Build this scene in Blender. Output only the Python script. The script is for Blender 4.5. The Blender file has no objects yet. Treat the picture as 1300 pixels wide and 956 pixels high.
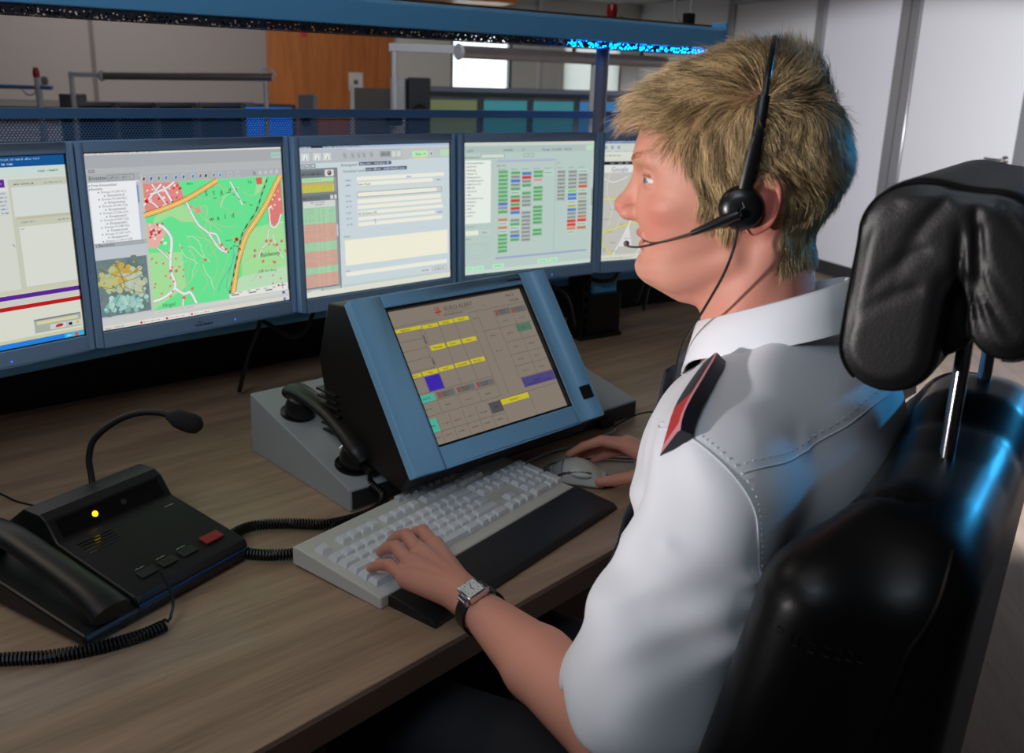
import bpy, bmesh, math, random
import numpy as np
from mathutils import Vector, Matrix, noise
random.seed(7); rng = np.random.default_rng(7)
SC = bpy.context.scene; COL = SC.collection
R = math.radians; PI = math.pi

# ------------------------------------------------------------------ materials
def lin(c):
    return tuple(((x/255)/12.92 if x/255 <= .04045 else ((x/255+.055)/1.055)**2.4) for x in c)
MATS = {}
def mat(name, rgb=(128,128,128), rough=.5, metal=0., spec=.5, coat=0., emit=None, es=1., bump=None, vary=None, attr=None, sss=0., alpha=None, sheen=0.):
    if name in MATS: return MATS[name]
    m = bpy.data.materials.new(name); m.use_nodes = True; nt = m.node_tree
    b = nt.nodes['Principled BSDF']
    b.inputs['Base Color'].default_value = (*lin(rgb), 1)
    b.inputs['Roughness'].default_value = rough; b.inputs['Metallic'].default_value = metal
    b.inputs['Specular IOR Level'].default_value = spec; b.inputs['Coat Weight'].default_value = coat
    if sheen: b.inputs['Sheen Weight'].default_value = sheen
    if emit: b.inputs['Emission Color'].default_value = (*lin(emit), 1); b.inputs['Emission Strength'].default_value = es
    if sss:
        b.inputs['Subsurface Weight'].default_value = sss; b.inputs['Subsurface Radius'].default_value = (1, .35, .2); b.inputs['Subsurface Scale'].default_value = .006
    tc = nt.nodes.new('ShaderNodeTexCoord')
    src = None
    if attr:
        a = nt.nodes.new('ShaderNodeAttribute'); a.attribute_name = attr; src = a.outputs['Color']
        if attr == 'col' and es and emit is None and name.startswith('screen'):
            nt.links.new(src, b.inputs['Emission Color']); b.inputs['Emission Strength'].default_value = es
            src = None
        else: nt.links.new(src, b.inputs['Base Color'])
    if vary:                       # (scale, amount, stretch xyz)
        sc, am, st = vary
        mp = nt.nodes.new('ShaderNodeMapping'); mp.inputs['Scale'].default_value = st
        nt.links.new(tc.outputs['Object'], mp.inputs['Vector'])
        n = nt.nodes.new('ShaderNodeTexNoise'); n.inputs['Scale'].default_value = sc; n.inputs['Detail'].default_value = 5
        nt.links.new(mp.outputs[0], n.inputs['Vector'])
        mr = nt.nodes.new('ShaderNodeMapRange'); mr.inputs['From Min'].default_value = .3; mr.inputs['From Max'].default_value = .7
        mr.inputs['To Min'].default_value = 1-am; mr.inputs['To Max'].default_value = 1+am
        nt.links.new(n.outputs[0], mr.inputs[0])
        mx = nt.nodes.new('ShaderNodeVectorMath'); mx.operation = 'SCALE'
        if src: nt.links.new(src, mx.inputs[0])
        else: mx.inputs[0].default_value = lin(rgb)
        nt.links.new(mr.outputs[0], mx.inputs['Scale']); nt.links.new(mx.outputs[0], b.inputs['Base Color'])
    if bump:                       # (scale, strength, distance)
        n = nt.nodes.new('ShaderNodeTexNoise'); n.inputs['Scale'].default_value = bump[0]; n.inputs['Detail'].default_value = 4
        nt.links.new(tc.outputs['Object'], n.inputs['Vector'])
        bp = nt.nodes.new('ShaderNodeBump'); bp.inputs['Strength'].default_value = bump[1]; bp.inputs['Distance'].default_value = bump[2]
        nt.links.new(n.outputs[0], bp.inputs['Height']); nt.links.new(bp.outputs[0], b.inputs['Normal'])
    MATS[name] = m
    return m

# ------------------------------------------------------------------ geometry builder
class G:
    def __init__(s): s.v = []; s.f = []; s.mi = []
    def add(s, vs, fs, M=None, mi=0):
        o = len(s.v)
        for p in vs:
            s.v.append(tuple(M @ Vector(p)) if M is not None else tuple(p))
        for f in fs: s.f.append(tuple(i+o for i in f)); s.mi.append(mi)
        return s
    def box(s, x0, x1, y0, y1, z0, z1, M=None, mi=0):
        v = [(x, y, z) for z in (z0, z1) for y in (y0, y1) for x in (x0, x1)]
        return s.add(v, [(0,2,3,1),(4,5,7,6),(0,1,5,4),(2,6,7,3),(0,4,6,2),(1,3,7,5)], M, mi)
    def prism(s, poly, h0, h1, M=None, mi=0):
        n = len(poly)
        v = [(x, y, h0) for x, y in poly]+[(x, y, h1) for x, y in poly]
        f = [tuple(range(n-1, -1, -1)), tuple(range(n, 2*n))]+[(i, (i+1) % n, n+(i+1) % n, n+i) for i in range(n)]
        return s.add(v, f, M, mi)
    def lathe(s, prof, n=24, M=None, mi=0):
        v = []; f = []
        for r, z in prof:
            for i in range(n):
                a = 2*PI*i/n; v.append((r*math.cos(a), r*math.sin(a), z))
        for k in range(len(prof)-1):
            for i in range(n):
                j = (i+1) % n; f.append((k*n+i, k*n+j, (k+1)*n+j, (k+1)*n+i))
        f.append(tuple(range(n-1, -1, -1))); f.append(tuple(range((len(prof)-1)*n, len(prof)*n)))
        return s.add(v, f, M, mi)
    def tube(s, pts, r, n=8, M=None, mi=0, cap=True, flat=1.):
        P = [Vector(p) for p in pts]; m = len(P)
        rr = r if isinstance(r, (list, tuple)) else [r]*m
        T = [(P[min(i+1, m-1)]-P[max(i-1, 0)]).normalized() for i in range(m)]
        u = T[0].orthogonal().normalized(); v = []; f = []
        if abs(T[0].z) < .9: u = (Vector((0,0,1))-T[0]*T[0].z).normalized()
        for i in range(m):
            u = (u-T[i]*u.dot(T[i])).normalized(); w = T[i].cross(u)
            for k in range(n):
                a = 2*PI*k/n; v.append(P[i]+(u*math.cos(a)*flat+w*math.sin(a))*rr[i])
        for i in range(m-1):
            for k in range(n):
                j = (k+1) % n; f.append((i*n+k, i*n+j, (i+1)*n+j, (i+1)*n+k))
        if cap: f.append(tuple(range(n-1, -1, -1))); f.append(tuple(range((m-1)*n, m*n)))
        return s.add(v, f, M, mi)
    def ell(s, c, r, n=16, M=None, mi=0):
        k = n//2; v = []; f = []
        for i in range(k+1):
            t = PI*i/k
            for j in range(n):
                a = 2*PI*j/n; v.append((c[0]+r[0]*math.sin(t)*math.cos(a), c[1]+r[1]*math.sin(t)*math.sin(a), c[2]+r[2]*math.cos(t)))
        for i in range(k):
            for j in range(n):
                q = (j+1) % n; f.append((i*n+j, (i+1)*n+j, (i+1)*n+q, i*n+q))
        return s.add(v, f, M, mi)
def tagp(o, label=None, cat=None, group=None, kind=None):
    if label: o['label'] = label
    if cat: o['category'] = cat
    if group: o['group'] = group
    if kind: o['kind'] = kind
    return o
def link(name, me, parent=None, loc=None, rz=None, M=None):
    o = bpy.data.objects.new(name, me); COL.objects.link(o)
    if parent: o.parent = parent
    if M is not None: o.matrix_basis = M
    if loc: o.location = loc
    if rz is not None: o.rotation_euler = (0, 0, rz)
    return o
def build(name, g, mats, parent=None, bev=0., seg=2, ang=35, loc=None, rz=None, M=None, smooth=True, weld=True):
    me = bpy.data.meshes.new(name); me.from_pydata(g.v, [], g.f)
    if not isinstance(mats, (list, tuple)): mats = [mats]
    for m in mats: me.materials.append(m)
    me.polygons.foreach_set('material_index', g.mi)
    bm = bmesh.new(); bm.from_mesh(me)
    if weld: bmesh.ops.remove_doubles(bm, verts=bm.verts, dist=1e-6)
    bmesh.ops.recalc_face_normals(bm, faces=bm.faces)
    if bev > 0:
        es = [e for e in bm.edges if len(e.link_faces) == 2 and e.calc_face_angle(0) > R(30)]
        bmesh.ops.bevel(bm, geom=es, offset=bev, segments=seg, profile=.5, affect='EDGES', clamp_overlap=True)
    bm.to_mesh(me); bm.free()
    if bev > 0 and ang == 35: ang = 18
    if smooth:
        me.polygons.foreach_set('use_smooth', [True]*len(me.polygons)); me.set_sharp_from_angle(angle=R(ang))
    return link(name, me, parent, loc, rz, M)
def empty(name, loc=(0,0,0), rz=0, label=None, cat=None, group=None, kind=None):
    o = bpy.data.objects.new(name, None); COL.objects.link(o); o.location = loc; o.rotation_euler = (0,0,rz); o.empty_display_size = .1
    return tagp(o, label, cat, group, kind)
def smoothpath(pts, k=6):
    P = [Vector(p) for p in pts]; P = [P[0]*2-P[1]]+P+[P[-1]*2-P[-2]]; out = []
    for i in range(1, len(P)-2):
        a, b, c, d = P[i-1:i+3]
        for j in range(k):
            t = j/k
            out.append(.5*((2*b)+(c-a)*t+(2*a-5*b+4*c-d)*t*t+(3*b-3*c+d-a)*t**3))
    out.append(P[-2]); return out
def coil(path, r, pitch, wr, n=6, per=10):
    """helix wound around a path; returns the points"""
    P = smoothpath(path, 24); L = [0.]
    for i in range(1, len(P)): L.append(L[-1]+(P[i]-P[i-1]).length)
    tot = L[-1]; N = int(tot/pitch*per); out = []; j = 0
    T = (P[1]-P[0]).normalized(); u = T.orthogonal().normalized()
    for i in range(N+1):
        s_ = tot*i/N
        while j < len(P)-2 and L[j+1] < s_: j += 1
        t = (s_-L[j])/max(1e-9, L[j+1]-L[j]); p = P[j].lerp(P[j+1], t); T = (P[j+1]-P[j]).normalized()
        u = (u-T*u.dot(T)).normalized(); w = T.cross(u); a = 2*PI*i/per
        out.append(p+(u*math.cos(a)+w*math.sin(a))*r)
    return out
def textpolys(s, size):
    """outline text as a flat triangle mesh (verts, faces), size = cap height-ish"""
    cu = bpy.data.curves.new('t', 'FONT'); cu.body = s; cu.size = size; cu.resolution_u = 2
    o = bpy.data.objects.new('t', cu); COL.objects.link(o)
    dg = bpy.context.evaluated_depsgraph_get(); me = o.evaluated_get(dg).to_mesh()
    v = [tuple(x.co) for x in me.vertices]; f = [tuple(p.vertices) for p in me.polygons]
    o.evaluated_get(dg).to_mesh_clear(); bpy.data.objects.remove(o); bpy.data.curves.remove(cu)
    return v, f

# ------------------------------------------------------------------ implicit surfaces (one continuous skin per body part)
A_ = lambda p: np.array(p, np.float32)
def d_ell(P, c, r):
    q = (P-A_(c))/A_(r); k = np.sqrt((q*q).sum(-1)); return (k-1)*min(r)
def d_rc(P, a, b, ra, rb):
    a = A_(a); b = A_(b); ab = b-a; h = np.clip(((P-a)@ab)/max(1e-12, float(ab@ab)), 0, 1)
    return np.sqrt((((P-a)-h[..., None]*ab)**2).sum(-1))-(ra+(rb-ra)*h)
def smin(a, b, k):
    h = np.clip(.5+.5*(b-a)/k, 0, 1); return b*(1-h)+a*h-k*h*(1-h)
def smax(a, b, k): return -smin(-a, -b, k)
def grad(fn, p, e=.0008):
    g = np.stack([fn(p+A_(d))-fn(p-A_(d)) for d in ((e,0,0),(0,e,0),(0,0,e))], -1)
    return g/np.maximum(1e-9, np.linalg.norm(g, axis=-1, keepdims=True))
def project(fn, p, off=0., it=6):
    p = np.array(p, np.float32)
    for _ in range(it): p = p-(fn(p)-off)[..., None]*grad(fn, p)*.9
    return p
def nets(fn, lo, hi, h):
    lo = A_(lo); n = [int(math.ceil((hi[i]-lo[i])/h))+1 for i in range(3)]
    ax = [lo[i]+h*np.arange(n[i], dtype=np.float32) for i in range(3)]
    F = np.empty(n, np.float32)
    for i in range(n[0]):
        Y, Z = np.meshgrid(ax[1], ax[2], indexing='ij')
        F[i] = fn(np.stack([np.full_like(Y, ax[0][i]), Y, Z], -1))
    S = F < 0
    c = [n[i]-1 for i in range(3)]
    acc = np.zeros((*c, 3), np.float32); cnt = np.zeros(c, np.float32)
    cor = [(i, j, k) for i in (0,1) for j in (0,1) for k in (0,1)]
    sl = lambda o: tuple(slice(o[i], o[i]+c[i]) for i in range(3))
    for a in cor:
        for d in range(3):
            if a[d] == 0:
                b = list(a); b[d] = 1; b = tuple(b)
                fa = F[sl(a)]; fb = F[sl(b)]; m = S[sl(a)] != S[sl(b)]
                t = np.where(m, fa/np.where(m, fa-fb, 1), 0)
                for q in range(3): acc[..., q] += np.where(m, a[q]+(t if q == d else 0), 0)
                cnt += m
    act = cnt > 0; idx = -np.ones(c, np.int64); idx[act] = np.arange(act.sum())
    ii = np.argwhere(act); V = (ii+acc[act]/cnt[act][:, None])*h+lo
    Q = []
    for d in range(3):
        o = [0,0,0]; o[d] = 1; u, v = [q for q in range(3) if q != d]
        sa = [slice(1, c[q]) if q != d else slice(0, c[q]) for q in range(3)]
        sb = [slice(1, c[q]) if q != d else slice(1, c[q]+1) for q in range(3)]
        A = S[tuple(sa)]; B = S[tuple(sb)]
        e = np.argwhere(A != B); 
        if len(e) == 0: continue
        fl = A[tuple(e.T)]; e[:, u] += 1; e[:, v] += 1
        def g(du, dv):
            w = e.copy(); w[:, u] -= du; w[:, v] -= dv; return idx[tuple(w.T)]
        q = np.stack([g(0,0), g(1,0), g(1,1), g(0,1)], 1)
        flip = fl if d != 1 else ~fl
        q[~flip] = q[~flip][:, ::-1]; Q.append(q)
    return V.astype(np.float32), np.concatenate(Q)
def npmesh(name, V, Q, mats, col=None, parent=None, org=(0,0,0), smooth=True, mi=None):
    me = bpy.data.meshes.new(name); V = np.asarray(V, np.float32)-A_(org)
    n = Q.shape[1]
    me.vertices.add(len(V)); me.vertices.foreach_set('co', V.ravel())
    me.loops.add(Q.size); me.loops.foreach_set('vertex_index', Q.ravel().astype(np.int32))
    me.polygons.add(len(Q)); me.polygons.foreach_set('loop_start', np.arange(0, Q.size, n, dtype=np.int32))
    for m in (mats if isinstance(mats, (list, tuple)) else [mats]): me.materials.append(m)
    if mi is not None: me.polygons.foreach_set('material_index', np.asarray(mi, np.int32))
    me.update(calc_edges=True); me.validate()
    me.polygons.foreach_set('use_smooth', np.full(len(me.polygons), smooth))
    if col is not None:
        at = me.color_attributes.new('col', 'FLOAT_COLOR', 'POINT')
        at.data.foreach_set('color', np.concatenate([col, np.ones((len(col), 1))], 1).astype(np.float32).ravel())
    return link(name, me, parent)
def joinm(parts):
    V = []; Q = []; C = []; o = 0
    for v, q, c in parts: V.append(v); Q.append(q+o); C.append(c); o += len(v)
    return np.concatenate(V), np.concatenate(Q), np.concatenate(C)

# ------------------------------------------------------------------ flat artwork on a display (0..1000 units, y down)
class Art:
    def __init__(s, w, h): s.w = w; s.h = h; s.v = []; s.f = []; s.c = []; s.z = 0
    def P(s, x, y): return ((x/1000-.5)*s.w, (.5-y/1000)*s.h, s.z)
    def put(s, vs, fs, c):
        o = len(s.v); s.v += vs; l = lin(c)
        for f in fs: s.f.append(tuple(i+o for i in f))
        s.c += [l]*len(vs)
    def up(s): s.z += 6e-6
    def rect(s, x0, y0, x1, y1, c, up=True):
        if up: s.up()
        s.put([s.P(x0,y0), s.P(x0,y1), s.P(x1,y1), s.P(x1,y0)], [(0,1,2,3)], c)
    def frame(s, x0, y0, x1, y1, c, t=3, up=True):
        if up: s.up()
        for a in ((x0,y0,x1,y0+t),(x0,y1-t,x1,y1),(x0,y0+t,x0+t*.8,y1-t),(x1-t*.8,y0+t,x1,y1-t)): s.rect(*a, c, False)
    def poly(s, pts, c):
        s.up(); n = len(pts); s.put([s.P(*p) for p in pts], [tuple(range(n-1, -1, -1))], c)
    def line(s, pts, w, c, up=True, dash=None):
        if up: s.up()
        q = [(p.x, p.y) for p in smoothpath([(x, y*s.h/s.w, 0) for x, y in pts], 5)] if len(pts) > 2 else [(x, y*s.h/s.w) for x, y in pts]
        L = []; R_ = []
        for i, p in enumerate(q):
            a = q[max(0, i-1)]; b = q[min(len(q)-1, i+1)]; dx = b[0]-a[0]; dy = b[1]-a[1]; l = math.hypot(dx, dy) or 1
            L.append((p[0]-dy/l*w/2, (p[1]+dx/l*w/2)*s.w/s.h)); R_.append((p[0]+dy/l*w/2, (p[1]-dx/l*w/2)*s.w/s.h))
        for i in range(len(q)-1):
            if dash and i % dash: continue
            s.put([s.P(*L[i]), s.P(*L[i+1]), s.P(*R_[i+1]), s.P(*R_[i])], [(0,1,2,3)], c)
    def disc(s, x, y, r, c, up=True, n=10):
        if up: s.up()
        s.put([s.P(x+r*math.cos(2*PI*i/n), y+r*s.w/s.h*math.sin(2*PI*i/n)) for i in range(n)], [tuple(range(n-1, -1, -1))], c)
    def text(s, t, x, y, size, c, up=True):
        if up: s.up()
        v, f = textpolys(t, size/1000*s.h); p = s.P(x, y)
        s.put([(a+p[0], b+p[1], s.z) for a, b, _ in v], f, c)
    def words(s, x, y, w, h, c, up=True, gap=.25):
        """a run of text too small to read: ragged glyph strokes of different widths"""
        if up: s.up()
        X = x
        while X < x+w:
            L = random.randint(3, 8)
            for _ in range(L):
                g = h*random.uniform(.35, .6)
                if X+g > x+w: break
                hh = h*random.choice((1, .72, .72, .85)); s.rect(X, y+h-hh, X+g*.34, y+h, c, False)
                if random.random() < .7: s.rect(X+g*.34, y+h-hh*random.choice((1,.55,.2)), X+g*.8, y+h-hh*random.choice((1,.55,.2))+h*.16+.01, c, False)
                X += g
            X += h*.5
    def make(s, name, parent, strength=1., M=None, rough=.35):
        me = bpy.data.meshes.new(name); me.from_pydata(s.v, [], s.f); 
        m = mat('screen_glow_%.2f' % strength, (8,8,9), rough, attr='col', es=strength); me.materials.append(m)
        at = me.color_attributes.new('col', 'FLOAT_COLOR', 'POINT')
        at.data.foreach_set('color', np.array([(*c, 1) for c in s.c], np.float32).ravel())
        return link(name, me, parent, M=M)

# ================================================================== CAMERA, WORLD, LIGHTS
cam = bpy.data.cameras.new('camera'); co = bpy.data.objects.new('camera', cam); COL.objects.link(co); SC.camera = co
cam.sensor_width = 36; cam.lens = 32.433; cam.shift_y = -.0346; cam.clip_start = .05; cam.clip_end = 60
rt = Vector((0.99945864, 0.00901048, 0.03164245)); up = Vector((-0.03290035, 0.27372359, 0.96124553)); fw = Vector((0, 0.96176619, -0.27387185))
Mc = Matrix((rt, up, -fw)).transposed().to_4x4(); Mc.translation = (0, 0, 1.37); co.matrix_world = Mc
cam.dof.use_dof = True; cam.dof.focus_distance = 1.15; cam.dof.aperture_fstop = 8
w = bpy.data.worlds.new('daylight'); SC.world = w; w.use_nodes = True
w.node_tree.nodes['Background'].inputs[0].default_value = (.9, .96, 1, 1); w.node_tree.nodes['Background'].inputs[1].default_value = 2.2
SC.view_settings.view_transform = 'Standard'; SC.view_settings.look = 'None'; SC.view_settings.gamma = 1; SC.view_settings.exposure = 0
SC.view_settings.use_curve_mapping = False
def light(name, kind, loc, target, energy, col, size=.3, size_y=None, cone=None, blend=.3):
    l = bpy.data.lights.new(name, kind); l.energy = energy; l.color = col
    if kind == 'AREA':
        l.size = size
        if size_y: l.shape = 'RECTANGLE'; l.size_y = size_y
    else: l.shadow_soft_size = size
    if cone: l.spot_size = R(cone); l.spot_blend = blend
    o = bpy.data.objects.new(name, l); COL.objects.link(o); o.location = loc
    o.rotation_euler = (Vector(target)-Vector(loc)).to_track_quat('-Z', 'Y').to_euler(); return o
light('face_key_spot', 'SPOT', (-1.55, .05, .95), (.15, .93, 1.22), 120, (1, .94, .93), .03, cone=30, blend=.9)  # unseen spot added low at left to light the face and shirt
light('blue_lamp', 'SPOT', (2.3, 1.9, 1.80), (.47, .84, 1.17), 98, (.04, .46, 1), .05, cone=26, blend=.5)
light('unseen_overhead_light', 'AREA', (-.7, .3, 2.5), (-.4, 1.3, .8), 4.2, (1, .95, .90), 1.2, .8)
light('unseen_overhead_light', 'AREA', (-1.6, 1.5, 2.5), (-.9, 1.5, .7), 4, (1, .85, .70), .6, .6)
light('unseen_overhead_light', 'AREA', (-2.6, 5.6, 2.5), (-2.9, 8.0, 1.0), 56, (1, .93, .88), 1.2, .8)  # unseen area light aimed at the left rear wall to brighten it
light('unseen_overhead_light', 'AREA', (-.7, -.7, 2.45), (-.2, 1.95, 1.1), 9.5, (.72, .86, 1), .8, .4)  # cool fill added to brighten bezels and beam, no fixture behind it
light('unseen_overhead_light', 'AREA', (-.3, 2.9, 2.5), (-.2, 5.6, 1.0), 13, (.92, .95, 1), .8, .5)  # fill added so the rear bracket and posts are lit from the front
light('right_wall_fill_spot', 'SPOT', (.75, 3.2, 1.45), (3.0, 6.2, -2.35), 580, (.93, .94, 1), .10, cone=110, blend=.10)  # added unseen spot brightening the right wall, cone edge leaves its top darker

# ================================================================== SETTING
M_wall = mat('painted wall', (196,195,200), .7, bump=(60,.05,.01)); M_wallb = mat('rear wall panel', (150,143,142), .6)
M_ceil = mat('ceiling white', (170,170,170), .8); M_dark = mat('dark plinth', (38,37,38), .6)
M_frame = mat('door frame grey', (150,150,152), .35, .6); M_door = mat('door leaf', (192,192,194), .5)
def wood(name, c1, c2, scale, rot, ring=14, rough=.45, dist=5, str_=(1,14,14)):
    m = bpy.data.materials.new(name); m.use_nodes = True; nt = m.node_tree; b = nt.nodes['Principled BSDF']
    tc = nt.nodes.new('ShaderNodeTexCoord'); mr_ = nt.nodes.new('ShaderNodeMapping'); mr_.inputs['Rotation'].default_value = (0,0,-rot)
    mp = nt.nodes.new('ShaderNodeMapping'); mp.inputs['Scale'].default_value = str_
    n = nt.nodes.new('ShaderNodeTexNoise'); n.inputs['Scale'].default_value = scale; n.inputs['Detail'].default_value = 6; n.inputs['Distortion'].default_value = .6
    n2 = nt.nodes.new('ShaderNodeTexNoise'); n2.inputs['Scale'].default_value = scale*6; n2.inputs['Detail'].default_value = 4
    cr = nt.nodes.new('ShaderNodeValToRGB'); cr.color_ramp.elements[0].position = .3; cr.color_ramp.elements[1].position = .68
    cr.color_ramp.elements[0].color = (*lin(c1),1); cr.color_ramp.elements[1].color = (*lin(c2),1)
    mx = nt.nodes.new('ShaderNodeMath'); mx.operation = 'MULTIPLY_ADD'; mx.inputs[1].default_value = .35; 
    nt.links.new(tc.outputs['Object'], mr_.inputs[0]); nt.links.new(mr_.outputs[0], mp.inputs[0])
    nt.links.new(mp.outputs[0], n.inputs['Vector']); nt.links.new(mp.outputs[0], n2.inputs['Vector'])
    s1 = nt.nodes.new('ShaderNodeMath'); s1.operation = 'MULTIPLY'; s1.inputs[1].default_value = .72
    nt.links.new(n.outputs[0], s1.inputs[0]); nt.links.new(n2.outputs[0], mx.inputs[0]); nt.links.new(s1.outputs[0], mx.inputs[2])
    nt.links.new(mx.outputs[0], cr.inputs[0]); nt.links.new(cr.outputs[0], b.inputs['Base Color']); b.inputs['Roughness'].default_value = rough
    MATS[name] = m; return m
M_floor = wood('laminate floor', (92,80,70), (128,112,98), 1.2, R(60), rough=.5, str_=(1,9,9))
M_desk = wood('desk laminate', (134,110,88), (178,150,124), 2.2, R(42), rough=.42, str_=(1,16,16))
M_edge = mat('desk edge band', (84,66,56), .45); M_owood = wood('orange veneer', (150,84,34), (186,112,52), 1.5, 0, rough=.45, str_=(14,14,1))

XR = Matrix.Translation((1.19, 9.91, 0)) @ Matrix.Rotation(math.atan2(.38,.925), 4, 'Z')     # room frame: x along rear wall (negative = left), y towards rear
def struct(name, g, m, **k):
    o = build(name, g, m, M=XR, **k); o['kind'] = 'structure'; return o
struct('floor', G().box(-10,1.0,-14,1.0,-.1,0), M_floor)
struct('ceiling', G().box(-10,.1,-14,.1,2.62,2.72), M_ceil)
# rear wall with two window openings
g = G(); X = [(-2.586,-2.007),(-1.375,-.843),(-.171,.12)]
for a, b in ((-2.586,-2.007),)+tuple(X[1:]): g.box(a, b, 0, .12, 0, 2.62)
for a, b in ((-2.007,-1.375),(-.843,-.171)): g.box(a, b, 0, .12, 0, 1.0); g.box(a, b, 0, .12, 2.0, 2.62)
struct('wall_rear', g, mat('rear wall pale', (205,206,200), .7), smooth=False); struct('wall_rear_left', G().box(-10, -2.586, 0, .12, 0, 2.62), M_wallb, smooth=False)  # section around the windows is paler than the left section
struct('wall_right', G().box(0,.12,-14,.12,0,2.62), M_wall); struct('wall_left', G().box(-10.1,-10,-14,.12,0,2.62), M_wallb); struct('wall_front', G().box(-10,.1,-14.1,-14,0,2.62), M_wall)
struct('baseboard_right', G().box(-.015,0,-14,0,0,.1), M_dark); struct('baseboard_rear', G().box(-10,-.02,-.015,0,0,.1), M_dark)
struct('trim_1', G().box(-1.5,-.001,-3.2,-.001,2.12,2.62).box(-1.52,-1.5,-3.2,-.001,2.08,2.62), mat('soffit grey', (150,148,146), .7))
struct('trim_2', G().box(-4.2,-1.55,-.5,-.001,2.02,2.62), M_owood)
g = G(); [g.box(x-.018, x+.018, -.012, 0, .1, 2.62) for x in (-5.12, -7.2, -9.2)]; struct('trim_3', g, mat('panel joint', (104,98,96), .6))
struct('trim_4', G().box(-1.13,-1.09,-.02,0,.1,2.6), mat('light reveal strip', (215,215,215), .5))
M_glass = mat('window glass', (240,245,245), .05, spec=.5); M_glass.node_tree.nodes['Principled BSDF'].inputs['Transmission Weight'].default_value = 1
M_glass.node_tree.nodes['Principled BSDF'].inputs['IOR'].default_value = 1.02
M_wf = mat('window frame', (84,92,98), .4)
for i, (a, b) in enumerate(((-2.007,-1.375),(-.843,-.171))):
    g = G().box(a,a+.03,.02,.09,1,2).box(b-.03,b,.02,.09,1,2).box(a+.03,b-.03,.02,.09,1,1.03).box(a+.03,b-.03,.02,.09,1.97,2)
    wf = struct('window_%d' % (i+1), g, M_wf)
    gl = build('glass', G().box(a+.03,b-.03,.05,.056,1.03,1.97), M_glass, wf, weld=False)
bl = mat('blind cloth', (235,235,230), .9); 
nt = bl.node_tree; tr = nt.nodes.new('ShaderNodeBsdfTranslucent'); tr.inputs[0].default_value = (.85,.85,.82,1); ms = nt.nodes.new('ShaderNodeMixShader'); ms.inputs[0].default_value = .75
nt.links.new(nt.nodes['Principled BSDF'].outputs[0], ms.inputs[1]); nt.links.new(tr.outputs[0], ms.inputs[2]); nt.links.new(ms.outputs[0], nt.nodes['Material Output'].inputs[0])
tagp(build('roller_blind', G().box(-.84,-.2,.004,.007,1.02,1.98).box(-.84,-.2,.0,.015,1.01,1.02), bl, M=XR), 'pale translucent blind drawn over the right of the two rear windows', 'blind')
# doors in the right wall
def door(i, y0, y1, top, handle):
    fr = struct('door_%d' % i, G().box(-.03,0,y0-.09,y0,0,top+.08).box(-.03,0,y1,y1+.09,0,top+.08).box(-.03,0,y0,y1,top,top+.08), M_frame, bev=.004)
    build('door_leaf', G().box(-.012,0,y0+.004,y1-.004,.005,top-.004), M_door, fr, bev=.002)
    if handle:
        h = G().lathe([(.026,0),(.026,.008),(.01,.01),(.01,.05)], 20, Matrix.Translation((-.012,y0+.06,.99)) @ Matrix.Rotation(-PI/2,4,'Y'))
        h.tube(smoothpath([(-.055,y0+.06,.99),(-.062,y0+.075,.99),(-.062,y0+.17,.992)],4), .009, 8); build('door_handle', h, mat('brushed steel', (190,188,184), .25, 1.), fr)
door(1, -2.75, -1.68, 2.04, False); door(2, -4.66, -3.77, 2.05, True)
struct('trim_5', G().box(-.03,0,-3.70,-3.60,0,2.62), M_frame, bev=.004)
# orange veneered panel with notice and red sign
vp = tagp(build('veneer_panel', G().box(-3.716,-2.586,-.05,-.001,0,2.6), M_owood, M=XR, bev=.003), 'tall orange wood veneer panel standing against the rear wall', 'wall panel')
nb = tagp(build('notice', G().box(-3.0,-2.871,-.056,-.0505,1.215,1.375), mat('notice paper', (205,203,200), .7), M=XR), 'white paper notice stuck on the orange wood panel', 'notice')
build('print', G().box(-2.955,-2.915,-.057,-.0561,1.27,1.31), mat('notice print', (90,88,88), .7), nb)
tagp(build('wall_sign', G().box(-3.415,-3.37,-.058,-.0505,1.665,1.76), mat('red sign', (176,44,40), .6), M=XR, bev=.002), 'small red sign high on the orange wood panel', 'sign')
tagp(build('coat_hook', G().lathe([(.02,0),(.02,.03),(.03,.035),(.03,.05),(.0,.052)],14,Matrix.Translation((-5.5,-.001,1.235)) @ Matrix.Rotation(PI/2,4,'X')), M_dark, M=XR), 'small black round coat hook on the grey rear wall, left of the panel joint', 'hook')
tagp(build('wall_shelf', G().box(-9.5,-3.75,-.26,-.001,1.03,1.075), mat('ledge', (112,108,106), .6), M=XR, bev=.004), 'long grey ledge running along the rear wall left of the orange panel', 'ledge')
tagp(build('ceiling_duct', G().box(-1.52,.0,-3.6,-3.3,2.18,2.58), mat('duct grey', (128,128,130), .5, .3), M=XR, bev=.01), 'grey metal duct under the ceiling at the top of the picture', 'duct')

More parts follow.
